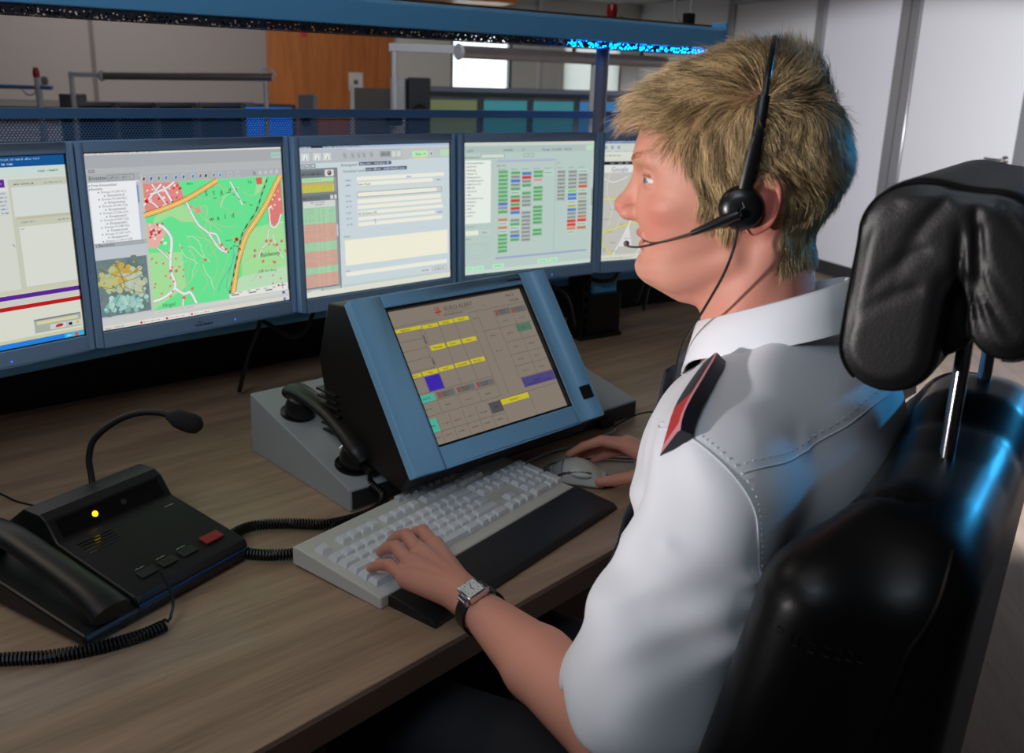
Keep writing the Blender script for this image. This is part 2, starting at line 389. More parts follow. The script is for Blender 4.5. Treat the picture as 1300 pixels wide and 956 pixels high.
# ================================================================== OUR DESK AND PARTITION
TOP = .72
front = [(-.62,.354),(-.138,.880),(.161,1.207),(.42,1.49),(.95,2.07)]
back = [(1.25,3.25),(.424,2.75),(-.451,2.111),(-.974,1.649),(-1.75,.93)]
poly = front+back+[(-1.75,.354)]
desk = empty('control_desk', (-.3,1.5,0), 0, 'wood laminate control desk carrying the keyboard, phone console and five monitors', 'desk')
off = Matrix.Translation((.3,-1.5,0))
build('desk_top', G().prism(poly, TOP-.03, TOP, off), M_desk, desk, bev=.002)
g = G(); F = [Vector((x,y,0)) for x, y in front]
edge = []
for a, b in zip(F, F[1:]):
    d = (b-a).normalized(); n = Vector((d.y,-d.x,0)); g.add([a+Vector((0,0,TOP-.032)), b+Vector((0,0,TOP-.032)), b+Vector((0,0,TOP-.001)), a+Vector((0,0,TOP-.001)), a+n*.008+Vector((0,0,TOP-.032)), b+n*.008+Vector((0,0,TOP-.032)), b+n*.004+Vector((0,0,TOP-.004)), a+n*.004+Vector((0,0,TOP-.004))],
        [(0,1,2,3),(4,7,6,5),(0,4,5,1),(2,6,7,3),(0,3,7,4),(1,5,6,2)], off)
build('edge_band', g, M_edge, desk)
build('modesty_panel', G().box(-.9,.9,-.012,.012,.02,TOP-.031, Matrix.Translation((.05,.42,0)) @ Matrix.Rotation(R(42),4,'Z')), mat('dark panel', (30,30,32), .6), desk)
for x, y in ((-1.2,-.95),(-.7,-.85),(.95,1.35),(.75,.55)):
    build('leg', G().box(x-.03,x+.03,y-.03,y+.03,0,TOP-.031), mat('leg grey', (70,72,76), .4, .6), desk, bev=.004)

# partition: posts, perforated screen, top rail, dark lower panel
M_blue = mat('steel blue paint', (112,192,250), .42, 0, spec=.5); M_rail = mat('rail blue', (98,146,200), .45, 0)
def mesh_mat():
    m = bpy.data.materials.new('perforated blue sheet'); m.use_nodes = True; nt = m.node_tree; b = nt.nodes['Principled BSDF']
    b.inputs['Base Color'].default_value = (*lin((98,140,190)),1); b.inputs['Roughness'].default_value = .5
    tc = nt.nodes.new('ShaderNodeTexCoord'); sx = nt.nodes.new('ShaderNodeSeparateXYZ'); nt.links.new(tc.outputs['UV'], sx.inputs[0])
    def mth(op, a, b_=None, c=None):
        n = nt.nodes.new('ShaderNodeMath'); n.operation = op
        for i, q in enumerate((a, b_, c)):
            if q is None: continue
            if isinstance(q, (int, float)): n.inputs[i].default_value = q
            else: nt.links.new(q, n.inputs[i])
        return n.outputs[0]
    p = .0062; X = sx.outputs[0]; Z = sx.outputs[1]
    def dots(ox, oz):
        a = mth('SUBTRACT', mth('FRACT', mth('ADD', mth('DIVIDE', X, p), ox)), .5); c = mth('MULTIPLY', mth('SUBTRACT', mth('FRACT', mth('ADD', mth('DIVIDE', Z, p*1.5), oz)), .5), 1.5)
        return mth('LESS_THAN', mth('ADD', mth('MULTIPLY', a, a), mth('MULTIPLY', c, c)), .085)
    h = mth('MAXIMUM', dots(0, 0), dots(.5, .5))
    tr = nt.nodes.new('ShaderNodeBsdfTransparent'); mx = nt.nodes.new('ShaderNodeMixShader')
    nt.links.new(h, mx.inputs[0]); nt.links.new(b.outputs[0], mx.inputs[1]); nt.links.new(tr.outputs[0], mx.inputs[2]); nt.links.new(mx.outputs[0], nt.nodes['Material Output'].inputs[0])
    return m
M_perf = mesh_mat()
part = empty('screen_partition', (-.54,2.06,0), 0, 'blue perforated metal partition screen behind the row of monitors', 'partition')
PP = [Vector((-1.95,.80,0)), Vector((-.974,1.665,0)), Vector((-.451,2.127,0)), Vector((.424,2.766,0)), Vector((.62,2.91,0))]; po = Vector((-.54,2.06,0))
sheets = []; rail = G(); low = G(); 
me = bpy.data.meshes.new('perforated_sheet'); v = []; f = []; uv = []; s0 = 0
for a, b in zip(PP, PP[1:]):
    L = (b-a).length; d = (b-a)/L; n = Vector((-d.y,d.x,0)); M = Matrix((d, n, (0,0,1))).transposed().to_4x4(); M.translation = a-po
    o = len(v); v += [tuple(M @ Vector(q)) for q in ((0,0,.93),(L,0,.93),(L,0,1.275),(0,0,1.275))]; f.append((o,o+1,o+2,o+3)); uv += [(s0,.93),(s0+L,.93),(s0+L,1.275),(s0,1.275)]; s0 += L
    rail.box(-.001,L+.001,-.012,.012,1.2715,1.290, M); rail.box(-.001,L+.001,-.012,.012,.90,.93, M); low.box(0,L,-.012,.012,.0,.90, M)
me.from_pydata(v, [], f); ul = me.uv_layers.new(name='UVMap'); ul.data.foreach_set('uv', [c for q in uv for c in q]); me.materials.append(M_perf)
link('perforated_sheet', me, part); build('top_rail', rail, M_rail, part, weld=False); build('lower_panel', low, mat('charcoal cloth', (24,24,27), .9, bump=(300,.3,.002)), part, weld=False)

# ================================================================== MONITORS
SWm, SHm = .376, .301
M_bez = mat('monitor bezel', (148,184,224), .40, 0, spec=.5); M_back = mat('monitor back', (34,38,44), .5); M_blk = mat('black plastic', (14,14,15), .42, bump=(900,.08,.0004))
M_slot = mat('bezel inner lip', (28,30,34), .4)
def monitor(loc, yaw, label, badge=True):
    t = empty('monitor', (loc[0], loc[1], 0), R(yaw), label, 'monitor', 'monitors in the row above the desk')
    Z = Matrix.Translation((0,0,1.081)) @ Matrix.Rotation(R(-1.9), 4, 'X')
    a, b = SWm/2, SHm/2; g = G()
    for x0,x1,z0,z1 in ((-.2003,-a,-b-.026,b+.018),(a,.2003,-b-.026,b+.018),(-a,a,b,b+.018),(-a,a,-b-.026,-b)): g.box(x0,x1,-.007,.022,z0,z1)
    build('bezel', g, M_bez, t, M=Z, bev=.0018, weld=True)
    g = G(); 
    for x0,x1,z0,z1 in ((-a,-a+.0016,-b,b),(a-.0016,a,-b,b),(-a,a,b-.0016,b),(-a,a,-b,-b+.0016)): g.box(x0,x1,-.004,.001,z0,z1)
    build('inner_lip', g, M_slot, t, M=Z)
    build('back_housing', G().box(-.192,.192,.021,.045,-.165,.158).box(-.11,.11,.045,.066,-.10,.10), M_back, t, M=Z, bev=.006)
    g = G().box(-.045,.045,.0665,.078,-.045,.045).box(-.018,.018,.0665,.100,-.02,.02)
    build('mount', g, M_blk, t, M=Z, bev=.003)
    if badge:
        g = G(); random.seed(2); X = -.019
        for k in range(9):
            g.box(X, X+.0009, -.00745, -.0068, -b-.0185, -b-.0185+(.0052 if k in (0,4) else .0036)); g.box(X+.0009, X+.0026, -.00745, -.0068, -b-.0185+random.choice((0,.0016,.0028)), -b-.0178+random.choice((0,.0016,.0028))); X += .0040
        g.tube([(-.010+.004*math.cos(t/9*PI*2), -.0073, -b-.011+.0015*math.sin(t/9*PI*4)) for t in range(10)], .0003, 4)
        build('badge', g, mat('badge dark', (34,38,46), .4), t, M=Z, smooth=False)
    build('power_light', G().ell((.062,-.0072,-b-.018),(.0016,.0012,.0016),8), mat('blue indicator', (40,80,200), .3, emit=(60,110,255), es=1.5), t, M=Z)
    return t, Z
def scr(t, Z, art, st=1.):
    art.make('screen', t, st, M=Z @ Matrix.Rotation(PI/2, 4, 'X'))
GREY=(186,190,190)
def art_map():
    a = Art(SWm, SHm); a.rect(0,0,1000,1000,(198,200,200))
    a.rect(0,0,1000,16,(226,224,220)); a.rect(4,3,12,12,(180,50,50)); a.words(20,4,330,8,(130,120,125))
    a.rect(0,16,1000,88,(172,176,180)); a.rect(0,88,1000,130,(184,188,190)); a.rect(938,38,996,74,(176,206,196)); a.words(945,50,40,8,(110,160,140))
    a.text('GIS',18,112,26,(60,62,66))
    a.rect(10,118,252,162,(176,180,184)); a.text('Einsatze',18,150,30,(30,32,36)); a.frame(100,126,222,158,(130,134,140)); a.words(108,134,100,14,(120,124,130))
    a.rect(14,165,238,500,(240,242,246)); a.rect(228,170,238,500,(190,196,214)); a.rect(229,190,237,290,(130,150,196))
    y = 172
    for i, (s_, ind, c) in enumerate([('Freie Einsatzmittel',26,(40,40,46)),('Einsatze',24,(40,40,46))]+[x for k in range(8) for x in (('Einsatz 0124%d-%d(%d)' % (k+3, 9-k, k+1), 66, (120,122,130)), ('Einsatzmittel', 92, (30,32,38)))]):
        if y > 486: break
        a.text(s_, ind, y+14, 19, c); a.disc(ind-12 if i > 1 else 18, y+9, 3, (70,72,80)); y += 19.4
    a.rect(10,500,252,525,(176,180,184)); a.text('Ubersicht',18,520,26,(40,42,46)); a.frame(100,504,236,522,(150,154,160))
    a.rect(8,528,246,590,(196,204,212))
    # overview map
    a.rect(8,594,245,920,(110,132,136)); random.seed(3)
    for _ in range(420):
        x = random.gauss(115,75); y = random.gauss(750,85)
        if 14 < x < 238 and 606 < y < 908:
            r = random.uniform(8,22); a.disc(x,y,r, random.choice([(104,122,110),(96,118,124),(124,140,132),(112,130,116)]),False,6)
    for cx_,cy_,sx_,sy_,cols,n in ((115,690,34,34,[(200,160,60),(188,170,90),(214,176,70),(170,160,100)],120),(120,850,42,22,[(150,200,190),(170,214,200),(130,180,170),(190,220,214)],110),(175,740,28,36,[(190,205,190),(170,190,170),(200,200,160)],70),(70,720,26,24,[(180,196,160),(196,190,120)],50)):
        a.up()
        for _ in range(n):
            x = random.gauss(cx_,sx_); y = random.gauss(cy_,sy_)
            if 14 < x < 238 and 606 < y < 908: a.disc(x,y,random.uniform(5,15),random.choice(cols),False,7)
    for L in ([(15,740),(70,760),(120,735),(180,720),(238,690)],[(100,620),(120,700),(130,760),(90,830),(60,905)],[(20,640),(90,690),(150,700),(235,640)],[(130,760),(180,800),(235,812)]): a.line(L,2.2,(90,80,60))
    for _ in range(26): a.disc(random.uniform(20,232),random.uniform(610,900),1.8,(150,60,40),False,5)
    # map toolbar
    a.rect(256,132,1000,182,(178,182,186))
    for x,c in ((265,(150,60,50)),(300,(80,110,170)),(336,(120,120,120)),(372,(70,140,200)),(420,(70,120,190)),(458,(80,110,160)),(506,(60,150,210)),(544,(110,110,115)),(572,(40,42,48)),(614,(130,130,130)),(648,(60,160,220)),(700,(170,172,176)),(745,(170,172,176))):
        a.rect(x-9,143,x+9,172,(196,200,202)); a.poly([(x-6,168),(x-2,148),(x+7,152),(x+4,168)],c)
    a.text('7i',826,174,32,(30,30,34)); [a.rect(x,148,x+16,170,(200,202,204)) for x in (860,892,924,956)]
    # map proper
    Xr,Yb = 992,926; a.rect(256,184,Xr,Yb,(108,232,150))
    for pl in ([(256,582),(420,600),(426,812),(256,924)],[(771,510),(985,470),(992,800),(728,805),(738,641)],[(400,300),(460,330),(500,430),(430,420),(380,380),(340,400),(290,420),(300,380)],[(850,190),(900,190),(870,270),(830,300)]): a.poly(pl,(168,228,158))
    a.poly([(660,880),(720,800),(992,770),(992,920),(660,920)],(190,226,190))
    a.poly([(258,184),(430,184),(456,290),(395,325),(311,350),(258,362)],(232,140,136)); a.poly([(940,240),(985,200),(990,420),(935,505),(896,469),(900,361)],(224,130,122)); a.poly([(258,410),(336,427),(345,485),(300,560),(258,556)],(236,180,172))
    a.poly([(840,190),(878,188),(876,230),(846,232)],(222,100,92)); a.poly([(500,345),(530,340),(534,372),(505,380)],(236,150,140)); a.poly([(470,330),(492,326),(495,345),(474,350)],(236,150,140))
    random.seed(11)
    for k in range(64):      # small building blocks
        x,y = random.choice([(random.uniform(264,440),random.uniform(190,330)),(random.uniform(262,330),random.uniform(415,545)),(random.uniform(905,985),random.uniform(230,490))])
        s_ = random.uniform(6,15); c = random.choice([(206,80,74),(250,214,206),(186,60,58),(244,236,230)]); t_ = random.uniform(0,1); a.poly([(x,y),(x+s_,y-s_*.4),(x+s_*1.3,y+s_*.6),(x+s_*.3,y+s_)],c)
    W_=(238,240,240)
    for L,wd in (([(253,309),(298,251),(345,193)],9),([(288,250),(364,219),(409,185)],9),([(354,206),(389,295)],10),([(300,190),(330,250),(370,330)],7),([(258,270),(300,300),(330,345)],7),([(454,287),(509,438),(561,501),(611,599),(655,637)],9),([(316,425),(345,453),(372,519),(358,631),(357,708),(371,800),(330,845),(291,864),(258,871)],13),([(370,813),(411,852),(445,851),(473,922)],12),([(561,501),(605,519),(624,587),(656,630)],8),([(697,202),(737,296),(757,350)],7),([(411,852),(400,924)],8),([(300,560),(330,600),(357,640)],6),([(896,520),(880,600),(850,640),(830,690)],6),([(920,560),(940,640),(975,720)],6),([(905,380),(912,500),(950,500),(975,430)],8)):
        a.line(L,wd+3,(150,130,130)); a.line(L,wd,W_)
    for L in ([(450,500),(470,600),(440,720),(430,830)],[(500,300),(600,300),(680,380),(760,400)],[(520,330),(580,420),(640,470),(720,480)],[(480,420),(560,560),(600,700),(570,800)],[(660,640),(640,720),(600,800),(560,900)],[(520,640),(500,700),(540,800),(500,860)],[(600,600),(560,640),(540,600),(560,560)],[(690,540),(720,600),(700,660)],[(620,740),(660,800),(640,860)],[(540,250),(620,220),(690,260)],[(620,200),(660,250),(640,330)],[(760,260),(800,300),(860,280)],[(760,700),(840,640),(900,660)],[(780,840),(860,760),(960,760)]): a.line(L,3,(188,196,150))
    for L in ([(690,600),(680,700),(620,800),(590,870)],[(700,640),(640,830),(660,900)]): a.line(L,3,(90,170,180))
    random.seed(21)
    for _ in range(34):
        x = random.uniform(440,760); y = random.uniform(240,880); L = [(x,y)]; an = random.uniform(0,6.3)
        for _ in range(5): an += random.uniform(-.7,.7); x += 30*math.cos(an); y += 36*math.sin(an); L.append((x,y))
        if all(300 < p[0] < 640+.0*p[1]+max(0,(560-p[1])*.45) and 200 < p[1] < 915 for p in L): a.line(L,2.4,random.choice(((214,196,160),(226,208,190),(236,226,214))))
    for _ in range(30):
        x, y = random.choice(((random.uniform(780,985),random.uniform(600,870)),(random.uniform(262,420),random.uniform(560,900)))); a.poly([(x,y),(x+9,y-5),(x+12,y+5),(x+3,y+11)],(222,120,112))
    for L,wd in (([(250,364),(333,340),(443,299),(534,249),(628,190)],26),([(984,185),(950,243),(905,334),(832,449),(770,536),(730,639),(700,743),(668,925)],30)):
        a.line(L,wd,(120,60,40)); a.line(L,wd-5,(248,196,90)); a.line(L,wd*.32,(200,80,40)); a.line(L,wd*.2,(252,232,170))
    a.line([(911,186),(874,279),(830,396),(748,521),(716,638),(684,768),(650,900)],7,(44,60,52)); a.line([(911,186),(874,279),(830,396),(748,521),(716,638),(684,768),(650,900)],3,(200,220,200),dash=2)
    a.line([(600,300),(690,270),(760,330),(850,380)],3,(60,90,70),dash=2); a.line([(655,637),(700,597),(740,640)],5,(60,60,60),dash=2)
    for x,y in ((526,660),(373,704),(618,580),(447,825),(870,589),(912,732),(980,664),(797,675),(844,716),(895,590),(930,620),(800,640),(640,610),(345,700),(399,870),(960,600)): a.poly([(x,y),(x+14,y-8),(x+18,y+6),(x+5,y+16)],(214,110,100))
    a.disc(711,560,11,(206,30,36)); a.disc(268,285,10,(206,30,36)); a.disc(700,575,4,(60,20,20)); a.text('Heimh',650,566,16,(20,40,30))
    for k,(ch,x) in enumerate(zip('Stadt',(558,600,640,682,722))): a.text(ch,x,278-k*3,42,(24,70,50))
    for k,(ch,x) in enumerate(zip('wald',(572,612,654,690))): a.text(ch,x,432-k*3,42,(24,70,50))
    a.text('Baldeney',838,690,40,(20,30,26)); a.text('Cafe Heil Berg',822,790,22,(40,50,44)); a.text('Hugel',300,915,34,(60,110,70)); a.text('Bach',470,206,20,(20,30,26)); a.text('TA',792,222,24,(30,60,44))
    a.poly([(648,894),(992,878),(992,926),(652,926)],(232,236,228)); [a.rect(x,905+i,x+42,911+i,(26,26,26)) for i,x in enumerate((662,760,856))]; [a.words(x,892,26,8,(60,60,60)) for x in (655,703,751,801,847,895)]
    a.disc(935,890,6,(200,60,60)); a.rect(958,872,961,915,(40,40,44)); a.rect(942,890,978,894,(40,40,44))
    a.rect(0,930,1000,1000,(206,208,206)); a.rect(256,932,1000,950,(216,216,210)); a.words(262,936,200,7,(150,150,150)); a.rect(955,932,972,950,(90,90,170))
    a.rect(0,970,1000,1000,(222,220,212)); a.text('Start',18,994,18,(60,60,60)); a.words(60,980,50,8,(100,100,100))
    for x in (180,306,434): a.rect(x,972,x+118,996,(236,232,226)); a.disc(x+9,984,6,(196,40,50)); a.words(x+20,979,84,8,(150,90,96))
    a.rect(960,976,974,994,(110,110,180)); return a
def art_form():
    a = Art(SWm, SHm); a.rect(0,0,1000,1000,(206,220,226)); a.rect(0,0,1000,20,(170,196,226)); a.rect(4,4,12,16,(170,60,60)); a.words(14,5,120,10,(70,74,90)); a.rect(78,4,150,16,(60,64,80)); a.words(155,5,230,10,(70,74,90))
    a.rect(0,20,1000,34,(206,210,214)); a.words(12,24,280,7,(110,114,120)); a.rect(0,34,700,112,(186,192,196)); a.rect(655,34,1000,108,(196,200,200))
    for x in (30,100,160): a.rect(x-12,48,x+36,96,(214,220,220)); a.poly([(x,90),(x+4,62),(x+14,56),(x+22,70),(x+26,92),(x+16,74)],(252,252,250)); a.line([(x+12,64),(x+14,92)],3,(90,96,100))
    for x in (270,320,358,392,440,): a.rect(x,52,x+24,90,(176,182,186)); a.line([(x+5,58),(x+18,84)],3,(110,116,120))
    a.rect(510,50,580,88,(150,156,160)); a.words(516,62,56,12,(60,64,70)); [a.rect(x,52,x+26,88,(216,220,220)) for x in (588,622)]
    a.rect(728,56,840,98,(190,240,186)); a.text('Einst. 14',752,86,26,(60,110,70)); a.rect(850,58,880,96,(206,208,210)); a.disc(864,78,6,(80,84,90)); a.rect(930,50,1000,98,(190,226,190)); a.rect(738,104,830,118,(238,214,180))
    a.rect(4,116,100,140,(70,84,104)); a.rect(8,120,96,136,(210,216,222)); a.words(12,122,80,10,(60,66,80))
    a.rect(0,145,240,985,(128,136,140)); a.rect(12,160,150,196,(112,120,124)); a.words(16,176,120,11,(50,54,58)); a.rect(155,157,209,200,(226,220,220)); a.disc(182,178,13,(80,70,74)); a.disc(180,174,5,(190,190,190))
    a.rect(16,206,208,234,(176,226,176)); a.words(24,216,110,7,(110,150,110)); a.rect(16,236,208,256,(206,176,120)); a.rect(16,256,208,300,(206,206,90)); [a.words(20,260+k*14,180,6,(150,140,60)) for k in range(3)]; a.rect(210,208,222,300,(150,158,166))
    a.rect(8,318,228,352,(112,120,124)); a.words(14,332,110,10,(50,54,58)); a.rect(182,322,200,350,(216,216,216)); a.rect(206,322,222,350,(216,216,216))
    a.rect(16,356,212,400,(216,220,216)); a.words(60,362,90,8,(80,80,80)); a.words(90,376,50,8,(80,80,80)); a.rect(213,356,224,940,(150,158,166)); a.rect(214,520,223,600,(206,212,220))
    G_=(172,222,180); R_=(222,176,158); n=35
    for k in range(n):
        y=402+k*15.1; c = G_ if (k<7 or 15<=k<19 or 26<=k<29) else R_; a.rect(14,y,212,y+13.6,c); [a.words(x,y+4,w_,6,(110,120,96) if c==G_ else (150,104,90),False) for x,w_ in ((20,70),(104,14),(130,14),(172,34))]
    a.rect(14,940,224,972,(186,196,196)); a.rect(40,948,100,962,(216,220,220)); a.words(104,946,20,8,(80,80,80))
    a.text('Einsatzgrund:',256,140,24,(40,44,54)); a.rect(368,116,582,140,(88,98,122)); a.words(376,121,80,14,(210,216,226)); a.words(470,121,100,14,(210,216,226))
    a.text('Grunddaten (andern)',266,181,23,(70,76,86)); a.rect(410,156,688,180,(88,98,122)); a.words(418,161,96,14,(210,216,226)); a.words(530,161,146,14,(210,216,226))
    C=(244,242,226)
    for (x0,y0,x1,y1) in ((352,214,954,240),(352,250,872,276),(352,367,930,396),(352,407,934,432),(352,446,946,470),(352,486,884,510),(352,524,938,550)): a.rect(x0,y0,x1,y1,C)
    a.rect(350,288,952,310,(214,222,222)); a.rect(350,316,938,352,C); a.frame(350,316,938,352,(90,96,104),3); a.rect(900,322,934,346,(206,208,206)); a.rect(684,226,718,238,(190,190,230))
    a.text('Essen Hugel',354,272,22,(50,54,60)); a.text('45133 Essen, HA',354,470,22,(60,60,66)); a.line([(462,508),(466,540)],3,(60,64,70)); a.words(900,258,34,12,(70,74,80)); a.words(906,494,34,12,(70,74,80)); [a.rect(958,y,968,y+60,(206,214,216)) for y in (310,390)]
    for y in (228,262,332,368,404,446,483,524): a.words(278,y,42,11,(110,118,128))
    a.words(258,606,44,11,(110,118,128)); a.words(264,842,34,11,(110,118,128))
    a.rect(262,636,978,810,(246,243,222)); a.rect(262,856,972,884,(244,242,226)); a.rect(764,904,850,932,(214,220,218)); a.words(780,913,50,10,(50,54,60)); a.rect(858,900,968,930,(214,220,218)); a.frame(858,900,968,930,(140,146,150),3); a.words(876,911,76,10,(50,54,60))
    a.rect(232,940,1000,956,(200,210,206)); a.rect(0,958,1000,1000,(226,230,216)); a.rect(232,145,238,985,(226,232,236)); return a
def art_status():
    a = Art(SWm, SHm); B=(190,208,202); a.rect(0,0,1000,1000,B); a.rect(0,0,1000,18,(214,216,208)); a.disc(10,10,4,(60,60,66)); a.rect(0,18,1000,32,(206,216,208)); a.rect(0,32,1000,82,(180,198,194))
    a.text('LSTF',31,76,26,(70,80,84)); a.text('Funkbild',290,72,24,(50,56,60)); a.text('0',430,72,24,(60,66,70)); a.text('Montag   15.06.2015   10:20:36',580,74,23,(40,46,50)); a.rect(928,36,990,78,(190,226,200))
    a.text('Einsatzbereich',14,122,22,(60,66,70)); a.rect(128,90,296,124,(214,226,218)); a.frame(128,90,296,124,(120,130,134)); a.frame(438,92,474,120,(130,140,140)); a.frame(480,92,516,120,(130,140,140))
    a.rect(16,136,198,606,(236,244,236)); names=['Fernsprecher Buro','LKW 4/16','Abteilung','Wache 1-6','Rettungswache','Krankentransporte','DRK Tour 4/14','BRK 4/8','LSE 2/10 E','LBA','Fuhrdienst-Tramer','Fachdienst','Sonstige','AMS','Landkreis','Liefert']
    for k,s_ in enumerate(names): a.text(s_,30,162+k*26,19,(40,44,48)); a.disc(22,156+k*26,2.4,(60,64,70),False)
    a.rect(244,138,690,152,(160,168,206)); a.rect(244,140,690,146,(190,196,222)); a.text('Gaba 17/16',240,186,18,(60,60,66)); a.text('S/14',694,176,18,(60,60,66)); a.rect(236,880,958,894,(160,168,206)); a.rect(684,172,688,872,(170,184,184)); a.rect(250,190,252,872,(176,190,188))
    g_=(128,196,140); b_=(110,150,220); r_=(226,96,92); n_=(170,178,174); w_=(200,224,214); s_=(216,170,140)
    def col(x0,x1,y0,cells):
        for k,c in enumerate(cells):
            if c is None: continue
            y = y0+k*30.3; a.rect(x0,y,x1,y+26,c,False if k else True)
        a.up(); a.up()
        for k,c in enumerate(cells):
            if c is None: continue
            y = y0+k*30.3
            for q in range(4): a.rect(x0+6+q*(x1-x0-10)/4,y+9,x0+6+q*(x1-x0-10)/4+(x1-x0)*.13,y+17,tuple(int(v*.45) for v in c),False)
    col(253,324,215,[g_]*7+[g_,b_,n_,g_,None,s_,w_,s_,w_]+[g_]*5)
    col(345,416,225,[g_,n_,b_,n_,g_,w_,g_,r_,g_,r_,b_,None,n_,g_,w_,n_,b_,g_]); col(429,500,232,[b_,r_,n_,g_,None,g_,n_,n_,n_,None,n_,n_,n_,n_,n_,n_,n_,n_])
    col(516,590,224,[g_,g_,(224,190,186),None,g_,g_,g_,g_,None,g_,g_,g_,g_,g_,None,g_,g_]); col(600,674,232,[w_]); col(702,768,230,[n_]*8)
    col(790,862,232,[n_]*5+[(160,226,150),b_,b_,w_,(206,210,130),b_,n_,n_,r_,r_,s_,w_]); col(875,950,230,[w_,n_,n_,n_,(222,130,100),w_,n_,(206,210,180),n_,n_,n_,n_,(214,160,140),r_,w_,(214,150,130)])
    for x in (253,345,429,516,600,702,790,875): a.words(x,205,50,8,(110,120,120))
    a.text('Suchfunktion',20,634,16,(120,128,128)); a.rect(18,658,110,694,(236,242,226)); a.rect(126,656,196,694,(200,212,206)); a.text('Suche',136,684,20,(60,66,70)); a.text('Karte',20,726,18,(60,66,70)); a.frame(26,760,180,872,(176,190,186)); a.frame(44,780,160,850,(180,194,190))
    for x0,x1,y in ((17,86,932),(92,150,932),(216,300,930),(560,640,926),(650,720,926)): a.rect(x0,y,x1,y+32,(186,240,200)); a.words(x0+14,y+12,x1-x0-28,9,(70,130,90))
    a.rect(0,966,1000,1000,(206,222,214)); a.rect(984,150,996,960,(200,212,206)); a.rect(985,380,995,520,(150,164,166)); return a
def art_web():
    a = Art(SWm, SHm); a.rect(0,0,1000,1000,(204,208,202)); a.rect(0,0,1000,26,(96,120,176)); a.words(30,8,300,10,(220,226,236)); a.rect(0,26,1000,96,(206,216,206))
    for x in (20,70,120): a.disc(x,58,12,(150,170,200)); 
    for k,(x,c) in enumerate(((20,(150,160,150)),(90,(190,150,100)),(160,(150,160,150)),(230,(150,160,150)),(300,(150,160,150)))): a.words(x,84,50,10,c)
    a.rect(0,96,1000,150,(222,226,214)); a.words(20,118,120,12,(120,126,120)); a.rect(0,150,1000,172,(216,222,210)); a.rect(0,172,1000,198,(26,30,34)); [a.words(x,180,40,9,(200,204,206)) for x in (60,120,180,240,310)]
    a.rect(0,198,1000,262,(226,230,228)); a.text('Google',70,254,56,(120,130,160)); a.rect(0,262,1000,948,(196,196,188))
    for L,wd,c in (([(0,480),(120,475),(300,430),(500,460),(1000,400)],12,(222,220,90)),([(0,760),(100,730),(240,690),(420,690),(700,620),(1000,640)],12,(222,220,90)),([(0,820),(60,900),(110,948)],12,(222,220,90)),([(110,948),(200,760),(260,600),(240,430),(260,262)],10,(236,238,234)),([(0,300),(90,340),(200,300)],8,(230,230,226)),([(60,262),(40,420),(90,560),(60,700)],6,(226,226,222)),([(500,262),(520,600),(600,948)],12,(236,238,234)),([(700,262),(760,500),(1000,700)],10,(222,220,90)),([(300,948),(400,800),(600,760),(1000,860)],8,(236,238,234)),([(160,500),(160,620),(120,740)],5,(226,226,222))): a.line(L,wd+4,(170,170,160)); a.line(L,wd,c)
    a.poly([(140,880),(230,700),(260,880)],(222,222,222)); random.seed(5); [a.words(random.uniform(20,900),random.uniform(290,920),50,10,(120,124,120)) for _ in range(24)]; a.disc(40,900,14,(170,174,190)); a.rect(0,948,1000,1000,(214,220,206)); a.words(10,972,260,9,(110,116,110)); return a
def art_call():
    a = Art(SWm, SHm); a.rect(0,0,1000,1000,(214,218,208)); a.rect(0,0,1000,58,(20,84,150)); a.words(300,14,600,11,(160,196,230)); a.words(560,36,230,12,(190,214,236)); a.rect(0,58,1000,104,(206,222,216)); a.words(640,80,80,10,(150,166,160)); a.words(880,78,100,12,(110,126,124))
    a.rect(0,112,1000,122,(214,224,218)); a.rect(300,118,738,158,(96,40,150)); a.words(650,132,80,12,(210,190,230)); a.rect(300,162,748,178,(226,228,222))
    for k in range(6): a.rect(300,180+k*20,746,197+k*20,(206,214,216)); a.words(712,184+k*20,30,8,(40,60,120)); a.words(420,184+k*20,200,8,(110,116,130))
    a.rect(752,120,1000,700,(200,204,186)); a.rect(762,160,994,312,(216,222,218)); a.words(772,140,90,10,(60,70,90)); a.words(770,126,150,6,(150,180,210)); a.words(900,142,80,8,(110,126,140)); a.rect(768,316,996,326,(196,190,160)); a.words(786,338,60,9,(120,130,120)); a.words(940,340,50,9,(110,120,110))
    a.rect(774,365,996,682,(220,224,214)); a.words(780,374,22,7,(110,110,110)); a.line([(740,450),(748,466)],3,(120,124,140)); a.rect(0,690,1000,712,(206,206,180)); a.rect(0,716,1000,740,(92,36,150)); a.rect(0,744,1000,770,(206,206,196)); a.rect(0,774,1000,796,(190,26,26)); a.rect(0,800,1000,966,(220,222,208))
    a.rect(784,864,990,940,(172,178,170)); a.rect(796,878,976,896,(214,214,170)); a.rect(786,866,988,872,(110,120,130)); [a.rect(x,904,x+34,934,(206,212,206)) for x in (850,888,926,958)]; a.poly([(872,926),(878,912),(898,908),(910,914),(902,926)],(190,50,50)); a.rect(932,912,948,928,(30,32,36)); a.disc(972,918,7,(210,190,80)); a.rect(0,950,1000,968,(206,206,170))
    a.rect(0,968,1000,1000,(36,130,226)); a.rect(908,970,1000,998,(60,180,226)); a.disc(962,984,9,(206,90,60)); a.words(918,980,30,8,(200,230,240)); return a
cc = lambda p, yw, d: (p[0]+math.cos(R(yw))*d, p[1]+math.sin(R(yw))*d)
m2 = (-.5787,1.6564); y2 = 46.95; m3 = (-.2847,1.9306); y3 = 43.29; m4 = (.0340,2.1824); y4 = 34.96; y1 = 52.5; y5 = 28.
m1 = cc(cc(m2, y2, -.2005), y1, -.2030); m5 = cc(cc(m4, y4, .2010), y5, .2015)
